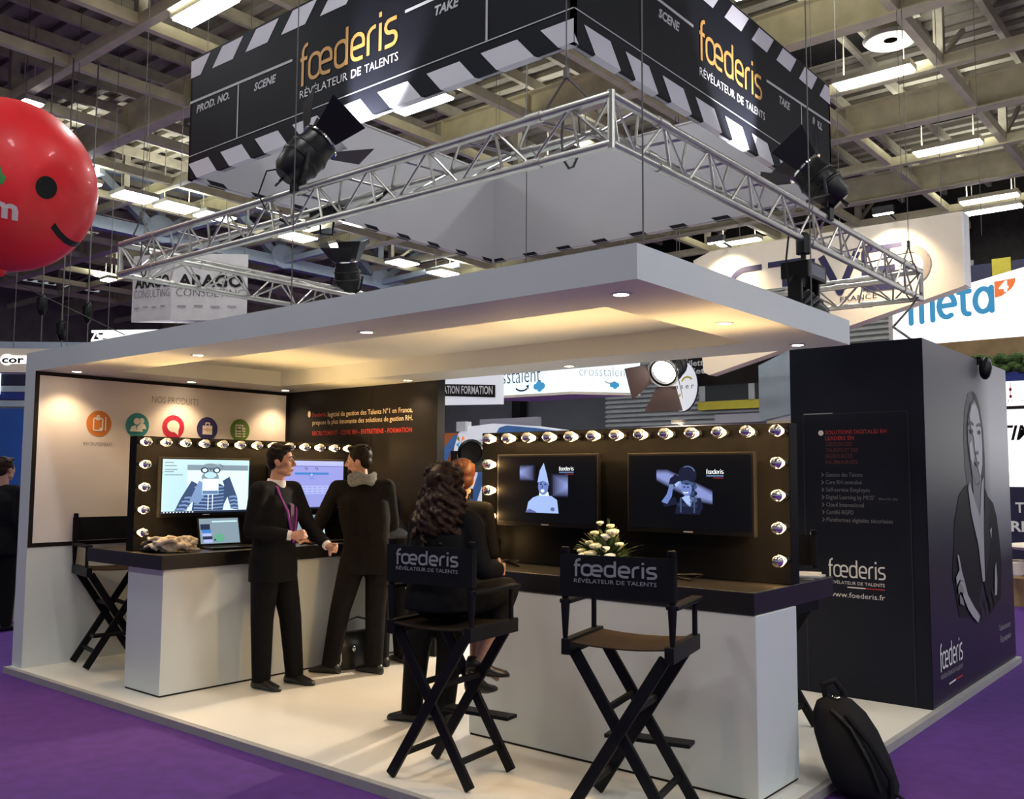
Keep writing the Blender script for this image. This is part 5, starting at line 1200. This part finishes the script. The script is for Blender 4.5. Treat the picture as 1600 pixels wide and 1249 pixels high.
def woman_seated():
    rz = math.radians(6)
    J = dict(STAND); J.update(hip=(0, -.07, .885), neck=(.0, -.04, 1.33), head=(.005, -.01, 1.47), hfw=(.25, 1, .05), sL=(-.165, -.03, 1.29), sR=(.165, -.03, 1.29), hipL=(-.085, -.03, .862), hipR=(.085, -.03, .862),
             kL=(-.05, .37, .855), kR=(.14, .36, .90), aL=(-.02, .30, .40), aR=(.06, .22, .52), tL=(.1, 1, -.1), tR=(.6, .7, -.4), eL=(-.23, -.01, 1.06), wL=(-.12, .22, 1.0), eR=(.255, -.03, 1.05), wR=(.20, .20, 1.03), hs=.92)
    o, H, R, *_ = human('woman with long curly brown hair seated in a director chair, back turned', (-1.625, .36, .085), rz, J, skin='skin_pale')
    curly_hair(H, R, o, 'hair_brown')
    b = MB(); hip = Vector(J['hip'])
    b.loft([ring(hip+V(0, y, z), w, d, V(1, 0, 0), V(0, 1, 0)) for z, w, d, y in ((-.06, .17, .15, .03), (.0, .185, .15, .02), (.1, .17, .13, 0))])
    for s in 'LR': b.cap(Vector(J['hip'+s]), Vector(J['k'+s])+V(0, -.02, 0), .098, .075, 14)
    for s in 'LR': K, A = Vector(J['k'+s]), Vector(J['a'+s]); b.cap(K, K+(A-K)*.42, .074, .070, 14)
    b.cap(V(-.02, .1, .87), V(.05, .33, .875), .095, .08, 14)
    voxel(b, 'skirt', 'trouser_black', .011, o, smooth_it=5)
    jacket(J, o, 'suit_black', [(-.12, .205, .16), (.0, .20, .155), (.25, .178, .13), (.5, .19, .14), (.75, .19, .13), (.88, .155, .105), (.98, .07, .06)], sl=(.066, .055, .045))
    for s in 'LR':
        a = Vector(J['a'+s]); sh = shoe(V(a.x, a.y, a.z-.095), J['t'+s], 'shoe_black', o, .25, .05)
woman_seated()
def woman_standing():
    J = dict(STAND)
    for k in list(J): J[k] = tuple(q*.935 for q in J[k])
    J.update(hip=(.05, 0, .89), neck=(.10, .02, 1.38), head=(.13, .05, 1.545), sL=(-.03, 0, 1.345), sR=(.29, .02, 1.345), hfw=(-.25, 1, -.05), tL=(-.9, .35, 0), tR=(-.6, .8, 0), aL=(-.17, .02, .085), aR=(.04, -.02, .085), kL=(-.14, .02, .46), kR=(.07, .01, .46), eL=(-.12, -.02, 1.07), wL=(-.20, .0, .87), eR=(.34, .05, 1.07), wR=(.26, .25, 1.0), hL=(.1, .15, -1), pL=(1, 0, 0), hs=.92)
    o, H, R, *_ = human('person with short red hair in black, standing beyond the seated woman', (-2.36, 1.06, .052), math.radians(38), J, skin='skin_pale', hands=(.35, .5))
    trousers(J, o, 'trouser_black'); jacket(J, o, 'suit_black', SUIT, sl=(.06, .05, .043))
    short_hair(H, R, o, 'hair_red', 1.08)
    for s in 'LR': shoe(V(J['a'+s][0], J['a'+s][1], .0), J['t'+s], 'shoe_black', o, .26)
    b = MB(); E, Wr = Vector(J['eL']), Vector(J['wL']); dd = (Wr-E).normalized(); b.tube([Wr-dd*.035, Wr-dd*.006], [.037, .036], 14); b.build('cuff', 'shirt_white', o, local=True, smooth=50)
woman_standing()
def man_far_left():
    J = dict(STAND); J.update(head=(0, .02, 1.665), tL=(-.2, 1, 0), tR=(.2, 1, 0))
    o, H, R, *_ = human('man in black suit, back turned, in front of the blue stand wall', (-8.5, .83, 0), math.radians(20), J)
    trousers(J, o, 'trouser_black'); jacket(J, o, 'suit_black', [(q, w*1.12, d*1.1) for q, w, d in SUIT]); short_hair(H, R, o, 'hair_brown')
    for s in 'LR': shoe(V(J['a'+s][0], J['a'+s][1], .0), J['t'+s], 'shoe_black', o)
man_far_left()
# ================================================================ NEIGHBOURING STANDS AND HANGING SIGNS
def hang(t, pts):
    for x, y, z in pts:
        b = MB(); b.tube([(x, y, z), (x, y, 9.315)], .005, 5); b.build('hanging_wire', 'steel_wire', t)
def neighbours():
    # red advertising balloon
    c = V(-7.10, .15, 4.27); r = .79
    t = thing('balloon', (c.x, c.y, c.z-r), 'big red balloon with a black eye, black smile and white letters', 'balloon')
    toc = (V(1.888, -3.343, 1.62)-c).normalized(); rt = V(0, 0, 1).cross(toc).normalized(); up = toc.cross(rt)
    b = MB(); b.ell(c, r, 48, 32); b.ell(c-V(0, 0, r), (.05, .05, .06), 12, 8); b.build('skin', 'red_balloon', t, smooth=80)
    def S(x, y, k=1):                                    # a point on the ball's skin
        q = rt*x+up*y; z = math.sqrt(max(0, 1-x*x-y*y)); return c+(q+toc*z)*(r+.003*k)
    def patch(b, pts, m):
        n = len(pts); cx = sum(p[0] for p in pts)/n; cy = sum(p[1] for p in pts)/n
        rings = [[(cx+(x-cx)*f, cy+(y-cy)*f) for x, y in pts] for f in (.02, .35, .7, 1)]
        vs = [S(x, y) for rr in rings for x, y in rr]; fs = [(i*n+j, i*n+(j+1) % n, (i+1)*n+(j+1) % n, (i+1)*n+j) for i in range(3) for j in range(n)]
        b.add(vs, fs, m)
    b = MB(); patch(b, [(.40+.115*math.cos(a)*.95, .045+.125*math.sin(a)) for a in [2*PI*q/20 for q in range(20)]], 'balloon_black'); b.build('eye', 'balloon_black', t, smooth=60)
    b = MB(); pts = [(.49, -.36), (.56, -.45), (.64, -.52), (.72, -.56), (.80, -.57)]
    for (x0, y0), (x1, y1) in zip(pts, pts[1:]):
        for q in range(3):
            a0 = (x0+(x1-x0)*q/3, y0+(y1-y0)*q/3); a1 = (x0+(x1-x0)*(q+1)/3, y0+(y1-y0)*(q+1)/3); b.poly([S(a0[0]-.02, a0[1]-.03), S(a1[0]-.02, a1[1]-.03), S(a1[0]+.02, a1[1]+.03), S(a0[0]+.02, a0[1]+.03)])
    b.build('smile', 'balloon_black', t, smooth=60)
    b = MB(); patch(b, [(-.16, .05), (-.05, .20), (-.03, .13), (.01, .09), (-.02, .02), (-.1, -.02)], 'leaf_green'); b.build('leaf', 'leaf_green', t, smooth=60)
    b = MB(); vs, fs = text_mesh('com', .04); x0 = min(v.x for v in vs); x1 = max(v.x for v in vs); s = .62/(x1-x0); b.add([S(-.48+(v.x-x0)*s, -.33+v.y*s*.9-.10*(-.48+(v.x-x0)*s)) for v in vs], fs); b.build('lettering', 'balloon_white', t)
    bt = c-V(0, 0, r+.05)
    for i, (x, y, l) in enumerate(((-9.2, -.1, 'left'), (-8.9, .1, 'middle'), (-5.6+-1.0, 1.1, 'right'))):
        cable([tuple(bt), (x, y, 2.2 if i < 2 else 2.95)], .005, 'thin string tying down the red balloon, %s of three' % l, group='balloon strings', name='balloon_string')
    # white cube sign
    A, B, C = V(-11.34, 3.66, 0), V(-10.90, 4.06, 0), V(-10.10, 4.70, 0)
    A, B, C = V(-11.32, 3.66, 0), V(-10.89, 4.06, 0), V(-10.08, 4.62, 0); z0, z1 = 3.93, 4.95
    A = V(-11.55, 3.78, 0); C = V(-10.05, 4.80, 0); B = V(-10.86, 4.03, 0)
    t = thing('cube_sign', (B.x, B.y, z0), 'white hanging cube sign reading ARAGO CONSULTING, left of the truss', 'hanging sign')
    b = MB(); D = A+C-B; b.prism([A+V(0, 0, z0), B+V(0, 0, z0), C+V(0, 0, z0), D+V(0, 0, z0)], (0, 0, z1-z0)); b.build('box', 'cube_white', t)
    hang(t, [(A.x+.1, A.y+.1, z1-.01), (C.x-.1, C.y, z1-.01)])
    for p, q, nm in ((A, B, 0), (B, C, 1)):
        u = (q-p); L = u.length; pl = Plane(p, tuple(u.normalized()), (0, 0, 1), .012)
        b = MB(); txt(b, pl, 'ARAGO', L*.08, z0+.52, L*.86, .17, bold=.03); txt(b, pl, 'CONSULTING', L*.06, z0+.36, L*.9, .12, bold=-.02); b.build('lettering', 'wall_dark', t)
        b = MB()
        for k in range(4): rect(b, pl, L*(.08+.22*k), z0+.20+.01*(k % 2), L*(.08+.22*k+.12), z0+.22+.01*(k % 2))
        b.build('small_print', 'text_grey', t)
    # bright lattice sign below the cube
    t = thing('lit_truss', (-11.6, 3.5, 3.62), 'short white lit truss below the cube sign', 'truss')
    b = MB()
    for z in (3.66, 3.80): b.tube([(-12.1, 3.45, z), (-10.9, 4.25, z)], .022, 6); b.tube([(-12.3, 3.75, z+.02), (-11.1, 4.6, z+.02)], .022, 6)
    for k in range(10): q = k/10; b.tube([(-12.1+1.2*q, 3.45+.8*q, 3.66), (-12.1+1.2*(q+.05), 3.45+.8*(q+.05), 3.80)], .014, 5); b.tube([(-12.1+1.2*(q+.05), 3.45+.8*(q+.05), 3.80), (-12.1+1.2*(q+.1), 3.45+.8*(q+.1), 3.66)], .014, 5)
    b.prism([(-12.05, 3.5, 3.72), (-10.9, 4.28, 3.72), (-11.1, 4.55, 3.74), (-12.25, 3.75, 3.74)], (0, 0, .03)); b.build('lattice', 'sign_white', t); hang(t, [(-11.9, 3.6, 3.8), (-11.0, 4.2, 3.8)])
    # backlit sign and stand at the far left
    t = thing('letter_sign', (-12.75, 2.6, 3.14), 'pale sign with backlit dark letters at the left edge', 'sign')
    p, q = V(-12.95, 2.42, 0), V(-12.1, 3.15, 0); u = (q-p).normalized(); pl = Plane(p, tuple(u), (0, 0, 1), .02)
    b = MB(); b.prism([pl(0, 3.14, 0), pl(1.1, 3.14, 0), pl(1.1, 3.50, 0), pl(0, 3.50, 0)], -pl.n*.2); b.build('box', 'sign_cream', t)
    b = MB(); disc(b, pl, .17, 3.33, .10, .085, k=.5); rect(b, pl, .17, 3.27, .62, 3.39, k=.5); b.build('halo', 'sign_white', t)
    hang(t, [tuple(pl(.2, 3.49, -5)), tuple(pl(1.0, 3.49, -5))]); b = MB(); txt(b, pl, 'cor', .10, 3.28, .33, .10, bold=.03, k=1); b.build('lettering', 'wall_dark', t)
    t = thing('blue_stand', (-15.2, 3.6, 0), 'blue exhibition stand wall at the left edge with pale fascia', 'stand')
    p, q = V(-16.6, 1.6, 0), V(-11.6, 5.9, 0); pl = Plane(p, tuple((q-p).normalized()), (0, 0, 1), .02)
    b = MB(); b.prism([pl(0, 0, 0), pl(6, 0, 0), pl(6, 2.72, 0), pl(0, 2.72, 0)], -pl.n*.2); b.build('wall', 'stand_blue', t)
    b = MB()
    for z, h, m in ((2.75, .10, 'grey_panel'), (2.87, .12, 'royal_blue'), (3.0, .10, 'grey_panel'), (3.12, .16, 'navy_panel'), (3.30, .55, 'grey_panel')): b.prism([pl(0, z, 0), pl(6, z, 0), pl(6, z+h, 0), pl(0, z+h, 0)], -pl.n*.18, m)
    for x in (1.3, 2.2, 3.2): rect(b, pl, x, 2.95, x+.28, 3.6, 'sign_cool', 1)
    b.build('fascia', 'grey_panel', t)
    b = MB(); b.box((-9.35, .35, 0), (-8.95, .75, .42)); b.box((-9.35, .75, .42), (-8.95, .85, .85)); tag(b.build('stool', 'magenta', bevel=.03), 'magenta seat beside the man at the far left', 'seat')
    b = MB(); b.box((-9.3, 1.15, 0), (-8.9, 1.55, .9)); tag(b.build('side_table', 'box_cream', bevel=.02), 'cream box table beyond the magenta seat at the far left', 'table')
    # chain hoists
    for i, (x, y, z, l, m) in enumerate(((-12.38, 2.81, 4.1, 'orange topped chain hoist, left of three in front of the roof', 'meta_orange'), (-12.17, 3.02, 3.72, 'lowest chain hoist, middle of three left of the cube sign', None), (-11.95, 3.30, 4.0, 'chain hoist touching the left side of the cube sign', None))):
        t = thing('chain_hoist', (x, y, z), l, 'hoist', 'chain hoists')
        b = MB(); b.ell((x, y, z+.05), (.07, .07, .17), 12, 9); b.box((x-.05, y-.06, z-.02), (x+.05, y+.06, z+.16)); b.build('motor', 'black_plastic', t, smooth=60)
        b = MB(); b.tube([(x, y, z+.2), (x, y, 8)], .012, 5); b.tube([(x+.02, y, z-.1), (x+.02, y, z-.5)], .008, 5); b.build('chain', 'steel_wire', t)
        if m: b = MB(); b.ell((x, y, z+.9), (.05, .05, .07), 10, 7); b.build('warning_cap', m, t, smooth=60)
    # cream hanging sign behind the truss (plane along the hall)
    Y = 10.0
    t = thing('hanging_sign', (-3.3, Y, 3.24), 'large cream angular hanging sign with dark blue letters behind the truss', 'hanging sign')
    b = MB(); P = [(-5.36, 5.13), (-5.05, 5.236), (-3.7, 5.235), (-1.31, 5.22), (-1.318, 4.20), (-5.10, 3.245), (-5.20, 3.30)]
    b.prism([(x, Y, z) for x, z in P], (0, .25, 0)); b.build('panel', 'sign_cream', t); hang(t, [(-4.6, Y+.12, 5.22), (-1.6, Y+.12, 5.2)])
    b = MB(); b.box((-1.318, Y-.01, 4.21), (-1.29, Y+.27, 5.21)); b.build('edge_strip', 'text_white', t)
    pl = Plane((0, Y, 0), (1, 0, 0), (0, 0, 1), .008); b = MB(); w = .085
    stroke(b, pl, arc(-4.98, 4.55, .17, .20, 100, -10, 8)+[(-4.80, 4.3)], w)                             # A
    stroke(b, pl, [(-4.18, 4.86), (-4.45, 4.86)]+arc(-4.45, 4.58, .26, .28, 90, 180, 6)+[(-4.71, 4.25)], w); stroke(b, pl, [(-4.08, 4.87), (-3.50, 4.87)], w); stroke(b, pl, [(-3.80, 4.87), (-3.80, 4.2)], w+.03)
    stroke(b, pl, [(-3.40, 4.87), (-3.40, 4.3)], w+.03); stroke(b, pl, [(-3.25, 4.88), (-2.98, 4.32), (-2.72, 4.88)], w+.02); stroke(b, pl, [(-2.62, 4.30), (-2.62, 4.84), (-2.60, 4.88), (-2.1, 4.88)], w); stroke(b, pl, [(-2.6, 4.58), (-2.2, 4.58)], w); stroke(b, pl, [(-2.6, 4.32), (-2.15, 4.32)], w)
    txt(b, pl, 'FRANCE', -2.98, 4.17, .52, .075); b.build('lettering', 'navy_ink', t)
    b = MB(); stroke(b, pl, [(-2.25, 4.80)]+arc(-2.0, 4.57, .23, .24, 90, -60, 9), .10); b.build('swirl', 'text_taupe', t)
    for x, y0, e, l in ((-4.72, 9.55, 330, 'left'), (-2.20, 9.55, 360, 'right')):
        s = thing('sign_floodlight', (x, y0, 5.26), 'floodlight above the %s half of the cream hanging sign' % l, 'floodlight', 'floodlights of the cream sign')
        b = MB(); b.box((x-.14, y0-.04, 5.24), (x+.14, y0+.04, 5.34)); b.bar((x, y0+.04, 5.30), (x, 10.05, 5.27), .03, .03); b.build('housing', 'black_metal', s)
        b = MB(); b.box((x-.13, y0-.03, 5.232), (x+.13, y0+.035, 5.24)); b.build('lens', 'tube_light', s)
        ld = bpy.data.lights.new('sign_flood', 'SPOT'); ld.energy = e*.55; ld.color = (1, .78, .50); ld.spot_size = math.radians(100); ld.spot_blend = .8; ld.shadow_soft_size = .05
        lo = bpy.data.objects.new('lamp', ld); COL.objects.link(lo); lo.parent = s; lo.location = (0, 0, -.045); lo.rotation_euler = (math.radians(32), 0, 0)
    # backlit white stand with blue lettering
    Y = 11.0
    t = thing('backlit_sign', (-1.2, Y, 3.40), 'white backlit sign reading meta4 above a wooden band', 'sign')
    b = MB(); b.prism([(-2.555, Y, 3.585), (-1.6, Y, 3.59), (3.5, Y, 3.60), (3.5, Y, 5.0), (-.8, Y, 4.555), (-2.545, Y, 4.215)], (0, .5, 0)); b.build('light_box', 'sign_white', t)
    b = MB(); b.box((-2.62, Y-.02, 3.58), (-2.56, Y+.5, 5.2)); b.build('edge_post', 'text_white', t)
    b = MB(); b.box((-2.6, Y-.05, 3.30), (3.5, Y+.5, 3.585)); b.build('wooden_band', 'oak', t)
    pl = Plane((0, Y, 0), (1, 0, 0), (0, 0, 1), .01); b = MB(); w = .075
    def tx(x): return -2.295+x*.76
    sl = .045
    def st(L): stroke(b, pl, [(tx(x), 3.92+z+sl*x) for x, z in L], w); [disc(b, pl, tx(x), 3.92+z+sl*x, w/2) for x, z in (L[0], L[-1])]
    st([(.0, 0), (.0, .36)]); st([(.0, .24)]+arc(.10, .26, .10, .10, 180, 0, 6)+[(.20, 0)]); st([(.20, .24)]+arc(.30, .26, .10, .10, 180, 0, 6)+[(.40, 0)])
    st([(.52, .18), (.80, .18)]+arc(.66, .18, .14, .17, 0, 300, 12)); st([(.95, .52), (.95, .12)]+arc(1.03, .10, .08, .09, 180, 280, 5)); st([(.88, .34), (1.06, .34)])
    st(arc(1.30, .175, .14, .165, 0, 360, 16)); st([(1.44, .34), (1.44, .01)]); b.build('lettering', 'meta_blue', t)
    b = MB(); b.poly([pl(x, z) for x, z in [(-1.16, 4.17), (-1.08, 4.18)]+arc(-1.16, 4.40, .27, .21, -50, 2, 4)+[(-.88, 4.42), (-1.16, 4.40)]]); b.build('emblem', 'meta_orange', t)
    b = MB(); txt(b, pl, '4', -1.10, 4.245, .12, .14, bold=.04, k=2); b.build('numeral', 'sign_white', t)
    # hedge topped stand at the right edge
    t = thing('corner_stand', (.6, 10.6, 0), 'stand at the right edge with a moss hedge, lit panels and a navy wall', 'stand')
    b = MB(); b.box((-1.6, 10.6, 0), (3.6, 10.9, 1.52), 'navy_panel'); b.box((-1.62, 10.55, 2.94), (3.6, 10.9, 3.06), 'royal_blue'); b.box((-1.6, 10.62, 1.52), (3.6, 10.9, 2.94), 'sign_white'); b.box((-1.62, 10.52, 2.56), (3.6, 10.62, 2.60), 'frame_black'); b.build('wall', 'navy_panel', t)
    b = MB(); rr = random.Random(4)
    for k in range(260): b.ell((rr.uniform(-1.5, 2.5), 10.58+rr.uniform(-.06, .1), 3.08+rr.uniform(0, .20)), (.07, .05, .05), 6, 4)
    b.build('moss_hedge', 'moss', t)
    pl = Plane((0, 10.6, 0), (1, 0, 0), (0, 0, 1), .012); p2 = Plane((0, 10.62, 0), (1, 0, 0), (0, 0, 1), .012)
    b = MB(); txt(b, p2, 'nestor', -1.02, 2.66, .50, .07, 'text_grey', bold=-.02); txt(b, p2, 'TIM', -1.12, 2.15, .42, .19, 'coat_brown', shear=.25, bold=.02); txt(b, pl, 'TECH', -.92, 1.18, .42, .13, 'text_white', bold=.02); txt(b, pl, 'RH', -.98, .93, .26, .13, 'text_white', bold=.03)
    stroke(b, p2, [(-.93, 2.92), (-.93, 2.74)], .008, 'text_red'); disc(b, p2, -.93, 2.83, .018, .025, 'text_red'); disc(b, p2, -.93, 2.735, .018, .025, 'text_red'); b.build('lettering', 'text_white', t)
    b = MB()
    for k in range(7): b.tube([(-.80+.09*math.cos(q), 9.9+.25*math.sin(q), .45+.02*k) for q in [2*PI*j/14 for j in range(15)]], .03, 6)
    b.ell((-.62, 9.9, .78), (.3, .28, .05), 16, 8); b.tube([(-.62, 9.9, .0), (-.62, 9.9, .75)], .05, 10); tag(b.build('tub_chair', 'sign_cream', smooth=60), 'white moulded chair at the right edge beyond the cabin', 'chair')
    b = MB(); b.box((-1.2, 10.1, 0), (2.6, 10.5, .35)); tag(b.build('plinth', 'oak'), 'wooden plinth at the right edge below the navy wall', 'plinth')
    # bluish tilted panel left of the cabin top
    t = thing('tilted_panel', (-2.7, 7.0, 2.27), 'bluish grey panel showing left of the storage cabin top', 'panel')
    b = MB(); b.prism([(-2.882, 7, 2.29), (-2.45, 7, 2.375), (-2.45, 7, 3.125), (-2.882, 7, 2.95)], (.02, .12, 0)); b.build('face', 'grey_panel', t)
    b = MB(); b.box((-2.80, 7.02, 0), (-2.5, 7.1, 2.29)); b.build('support', 'box_cream', t)
    # sign box with cloud mark
    Y = 12.0
    t = thing('sign_box', (-9.25, Y, 3.25), 'white lit box sign reading crosstalent under the canopy edge', 'hanging sign')
    b = MB(); F = [(-11.9, 11.85), (-9.25, 12.0), (-8.3, 13.1), (-11.0, 13.0)]; b.prism([(x, y, 3.36) for x, y in F], (0, 0, 1.2)); b.build('light_box', 'sign_cool', t)
    b = MB(); b.prism([(x, y, 3.30) for x, y in F], (0, 0, .055)); b.build('underside', 'sign_cream', t); hang(t, [(-11.4, 12.3, 4.54), (-9.2, 12.3, 4.54), (-8.6, 13.0, 4.54)])
    pl = Plane((-11.9, 11.85, 0), tuple((V(2.65, .15, 0)).normalized()), (0, 0, 1), .015)
    b = MB(); txt(b, pl, 'crosstalent', .43, 3.60, 1.47, .34, bold=-.01); stroke(b, pl, arc(1.42, 3.52, .16, .09, 200, 330, 8), .035); b.poly([pl(1.52, 3.53), pl(1.60, 3.55), pl(1.59, 3.45)]); b.build('lettering', 'navy_ink', t)
    def cloud(pl, x, z, s): 
        b = MB()
        for dx, dz, r in ((-.10, 0, .08), (0, .05, .10), (.10, .01, .09), (.02, -.05, .09)): disc(b, pl, x+dx*s, z+dz*s, r*s, n=14)
        b.build('cloud_mark', 'meta_blue', t)
    cloud(pl, 1.86, 3.50, .8)
    u = V(.95, 1.1, 0); pr = Plane((-9.25, 12.0, 0), tuple(u.normalized()), (0, 0, 1), .015)
    b = MB(); txt(b, pr, 'crosstalent', .16, 3.68, 1.05, .20, 'text_grey', bold=-.02); stroke(b, pr, arc(.80, 3.60, .10, .06, 200, 330, 8), .02, 'text_grey'); b.build('lettering', 'text_grey', t); cloud(pr, .90, 3.50, .55)
    # training sign
    t = thing('banner_sign', (-9.2, 9.2, 2.88), 'white hanging sign with a black strip reading VALIDATION FORMATION', 'hanging sign')
    p, q = V(-10.9, 9.35, 0), V(-8.62, 9.0, 0); pl = Plane(p, tuple((q-p).normalized()), (0, 0, 1), .012); L = (q-p).length
    b = MB(); b.prism([pl(0, 2.98, 0), pl(L, 2.88, 0), pl(L, 3.6, 0), pl(0, 3.7, 0)], -pl.n*.1); b.build('box', 'sign_dim', t)
    b = MB(); b.poly([pl(0, 3.17), pl(L-.10, 3.0), pl(L-.10, 3.22), pl(0, 3.40)]); b.build('strip', 'frame_black', t); hang(t, [tuple(pl(.3, 3.65, -4)), tuple(pl(L-.2, 3.57, -4))])
    b = MB(); txt(b, pl, 'VALIDATION FORMATION', .30, 3.195, L-.46, .14, bold=.02, k=2, slope=-.072); b.build('lettering', 'text_white', t)
    # oval sign
    t = thing('oval_sign', (-5.9, 10.5, 2.7), 'white oval sign with letters and yellow strokes behind the glowing spotlight', 'hanging sign')
    pl = Plane((-5.88, 10.5, 3.15), (1, 0, 0), (0, 0, 1), .01); cs = [2*PI*k/36 for k in range(36)]
    b = MB(); b.prism([pl(.31*math.cos(a), .43*math.sin(a), 0) for a in cs], (-.04, .10, 0)); b.build('rim', 'navy_ink', t)
    b = MB(); b.poly([pl(.305*math.cos(a), .425*math.sin(a), 1) for a in cs]); b.build('face', 'sign_dim', t); hang(t, [(-5.92, 10.55, 3.55)])
    b = MB(); txt(b, pl, 'e n s e r', -.22, -.045, .46, .085, k=2, shear=.1); b.build('lettering', 'navy_ink', t)
    b = MB(); stroke(b, pl, arc(.12, .06, .10, .09, 30, 170, 6), .028, k=2); stroke(b, pl, arc(-.10, -.10, .10, .09, 210, 340, 6), .028, k=2); b.build('strokes', 'yellow', t)
    t = thing('information_sign', (-4.4, 10.9, 3.2), 'black overhead sign with white lettering behind the oval sign', 'hanging sign')
    b = MB(); b.box((-6.4, 10.9, 3.18), (-3.9, 11.0, 4.1)); b.build('board', 'frame_black', t); hang(t, [(-6.2, 10.95, 4.08), (-4.1, 10.95, 4.08)])
    pl = Plane((0, 10.9, 0), (1, 0, 0), (0, 0, 1), .01); b = MB(); txt(b, pl, 'toilettes', -6.12, 3.53, .60, .10, bold=.02); txt(b, pl, 'toilets', -6.10, 3.39, .52, .10, bold=.02); b.build('lettering', 'text_white', t)
    # white ledge with warm light behind the right board
    t = thing('white_stand', (-5.6, 9.6, 0), 'white stand top with warm spot behind the right bulb board', 'stand')
    b = MB(); b.box((-6.0, 9.4, 0), (-3.2, 9.9, 2.42)); b.build('wall', 'lining_white', t)
    b = MB(); b.box((-4.6, 9.2, 2.425), (-2.8, 9.9, 2.55)); b.build('top_ledge', 'lining_white', t)
    s = thing('stand_lamp', (-5.25, 9.25, 2.42), 'small warm lamp on the white stand behind the right board', 'lamp')
    b = MB(); b.box((-5.35, 9.22, 2.45), (-5.15, 9.30, 2.50)); b.build('housing', 'duct_grey', s)
    b = MB(); b.bar((-5.25, 9.26, 2.46), (-5.25, 9.45, 2.43), .03, .03); b.build('arm', 'duct_grey', s)
    ld = bpy.data.lights.new('stand_spot', 'POINT'); ld.energy = 14; ld.color = (1, .78, .5); ld.shadow_soft_size = .05; lo = bpy.data.objects.new('lamp', ld); COL.objects.link(lo); lo.parent = s; lo.location = (0, -.02, -.06)
    # curved blue and white stand behind the gap
    t = thing('curved_stand', (-8.6, 8.2, 0), 'white and blue curved stand with an orange end panel seen through the gap', 'stand')
    Y = 8.0; pl = Plane((0, Y, 0), (1, 0, 0), (0, 0, 1), .01)
    b = MB(); b.box((-10.2, Y+.15, 0), (-8.5, Y+.25, 2.35), 'orange_panel'); b.build('end_panel', 'orange_panel', t)
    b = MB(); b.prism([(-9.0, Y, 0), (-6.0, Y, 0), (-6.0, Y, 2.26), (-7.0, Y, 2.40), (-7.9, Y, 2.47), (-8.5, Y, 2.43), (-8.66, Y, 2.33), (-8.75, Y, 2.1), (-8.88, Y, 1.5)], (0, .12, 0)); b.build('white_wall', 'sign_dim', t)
    b = MB(); b.poly([pl(x, z) for x, z in [(-7.85, 2.28), (-7.76, 2.40), (-7.60, 2.43), (-7.0, 2.37), (-6.0, 2.235), (-6.0, 1.9), (-7.95, 1.9)]]); stroke(b, pl, [(-8.65, .9), (-8.3, 1.25), (-8.15, 1.6), (-8.05, 1.95)], .16); b.build('blue_sweep', 'sky_blue', t)
    p3 = Plane((0, Y+.15, 0), (1, 0, 0), (0, 0, 1), .01); b = MB(); stroke(b, p3, [(-9.25, 1.4), (-9.18, 1.75), (-9.05, 2.05), (-8.88, 2.22), (-8.6, 2.3)], .16); b.build('end_curve', 'sky_blue', t)
    b = MB()
    for a, m in ((.8, 'meta_orange'), (2.3, 'yellow'), (3.9, 'meta_blue'), (5.4, 'magenta')): b.poly([pl(-8.60+.02*math.cos(a), 2.19), pl(-8.60+.11*math.cos(a-.35), 2.19+.11*math.sin(a-.35)), pl(-8.60+.11*math.cos(a+.35), 2.19+.11*math.sin(a+.35))], m)
    txt(b, pl, 'youzful', -8.40, 2.16, .42, .08, 'text_grey'); b.build('emblem', 'meta_blue', t)
    b = MB(); rect(b, pl, -8.82, 1.86, -8.1, 2.04); txt(b, pl, "L'application", -8.66, 1.92, .40, .07, 'text_cream', k=2); b.build('caption', 'frame_black', t)
    b = MB(); b.box((-8.66, Y-.05, 2.36), (-8.46, Y+.1, 2.52)); b.build('roof_unit', 'text_white', t)
    b = MB(); b.box((-10.32, 10.4, 2.3), (-8.86, 10.5, 2.74)); b.box((-10.2, 10.42, 0), (-10.1, 10.48, 2.3)); b.box((-9.1, 10.42, 0), (-9.0, 10.48, 2.3)); tag(b.build('fascia_board', 'lining_white'), 'plain off white fascia board behind the curved stand', 'board')
    # studio lamp prop on a tripod
    x, y = -4.32, 3.45
    t = thing('studio_lamp', (x, y, 0), 'black studio lamp on a tripod behind the red haired person', 'lamp')
    b = MB(); rot = Matrix.Rotation(PI/2-.1, 3, 'X') @ Matrix.Rotation(.7, 3, 'Y')
    b.lathe([(0, -.14), (.09, -.14), (.13, -.08), (.135, .09), (.11, .12), (.10, .10), (0, .09)], (x+.07, y, 1.84), 20, rot=rot); b.box((x+.0, y-.10, 1.66), (x+.16, y+.10, 1.76)); b.build('head', 'black_metal', t, smooth=40)
    b = MB(); b.tube([(x, y, .9), (x, y, 1.66)], .025, 8); b.tube([(x, y, 1.45), (x+.10, y-.08, 1.42), (x+.15, y-.1, 1.33)], .02, 6); b.box((x-.05, y-.05, 1.40), (x+.05, y+.05, 1.50)); b.box((x-.05, y-.06, 1.2), (x+.06, y+.06, 1.32)); b.build('column', 'black_metal', t)
    for k in range(3): a = 2*PI*k/3+.4; b = MB(); b.tube([(x, y, 1.05), (x+.42*math.cos(a), y+.42*math.sin(a), .053)], .016, 6); b.build('leg', 'black_metal', t)
neighbours()
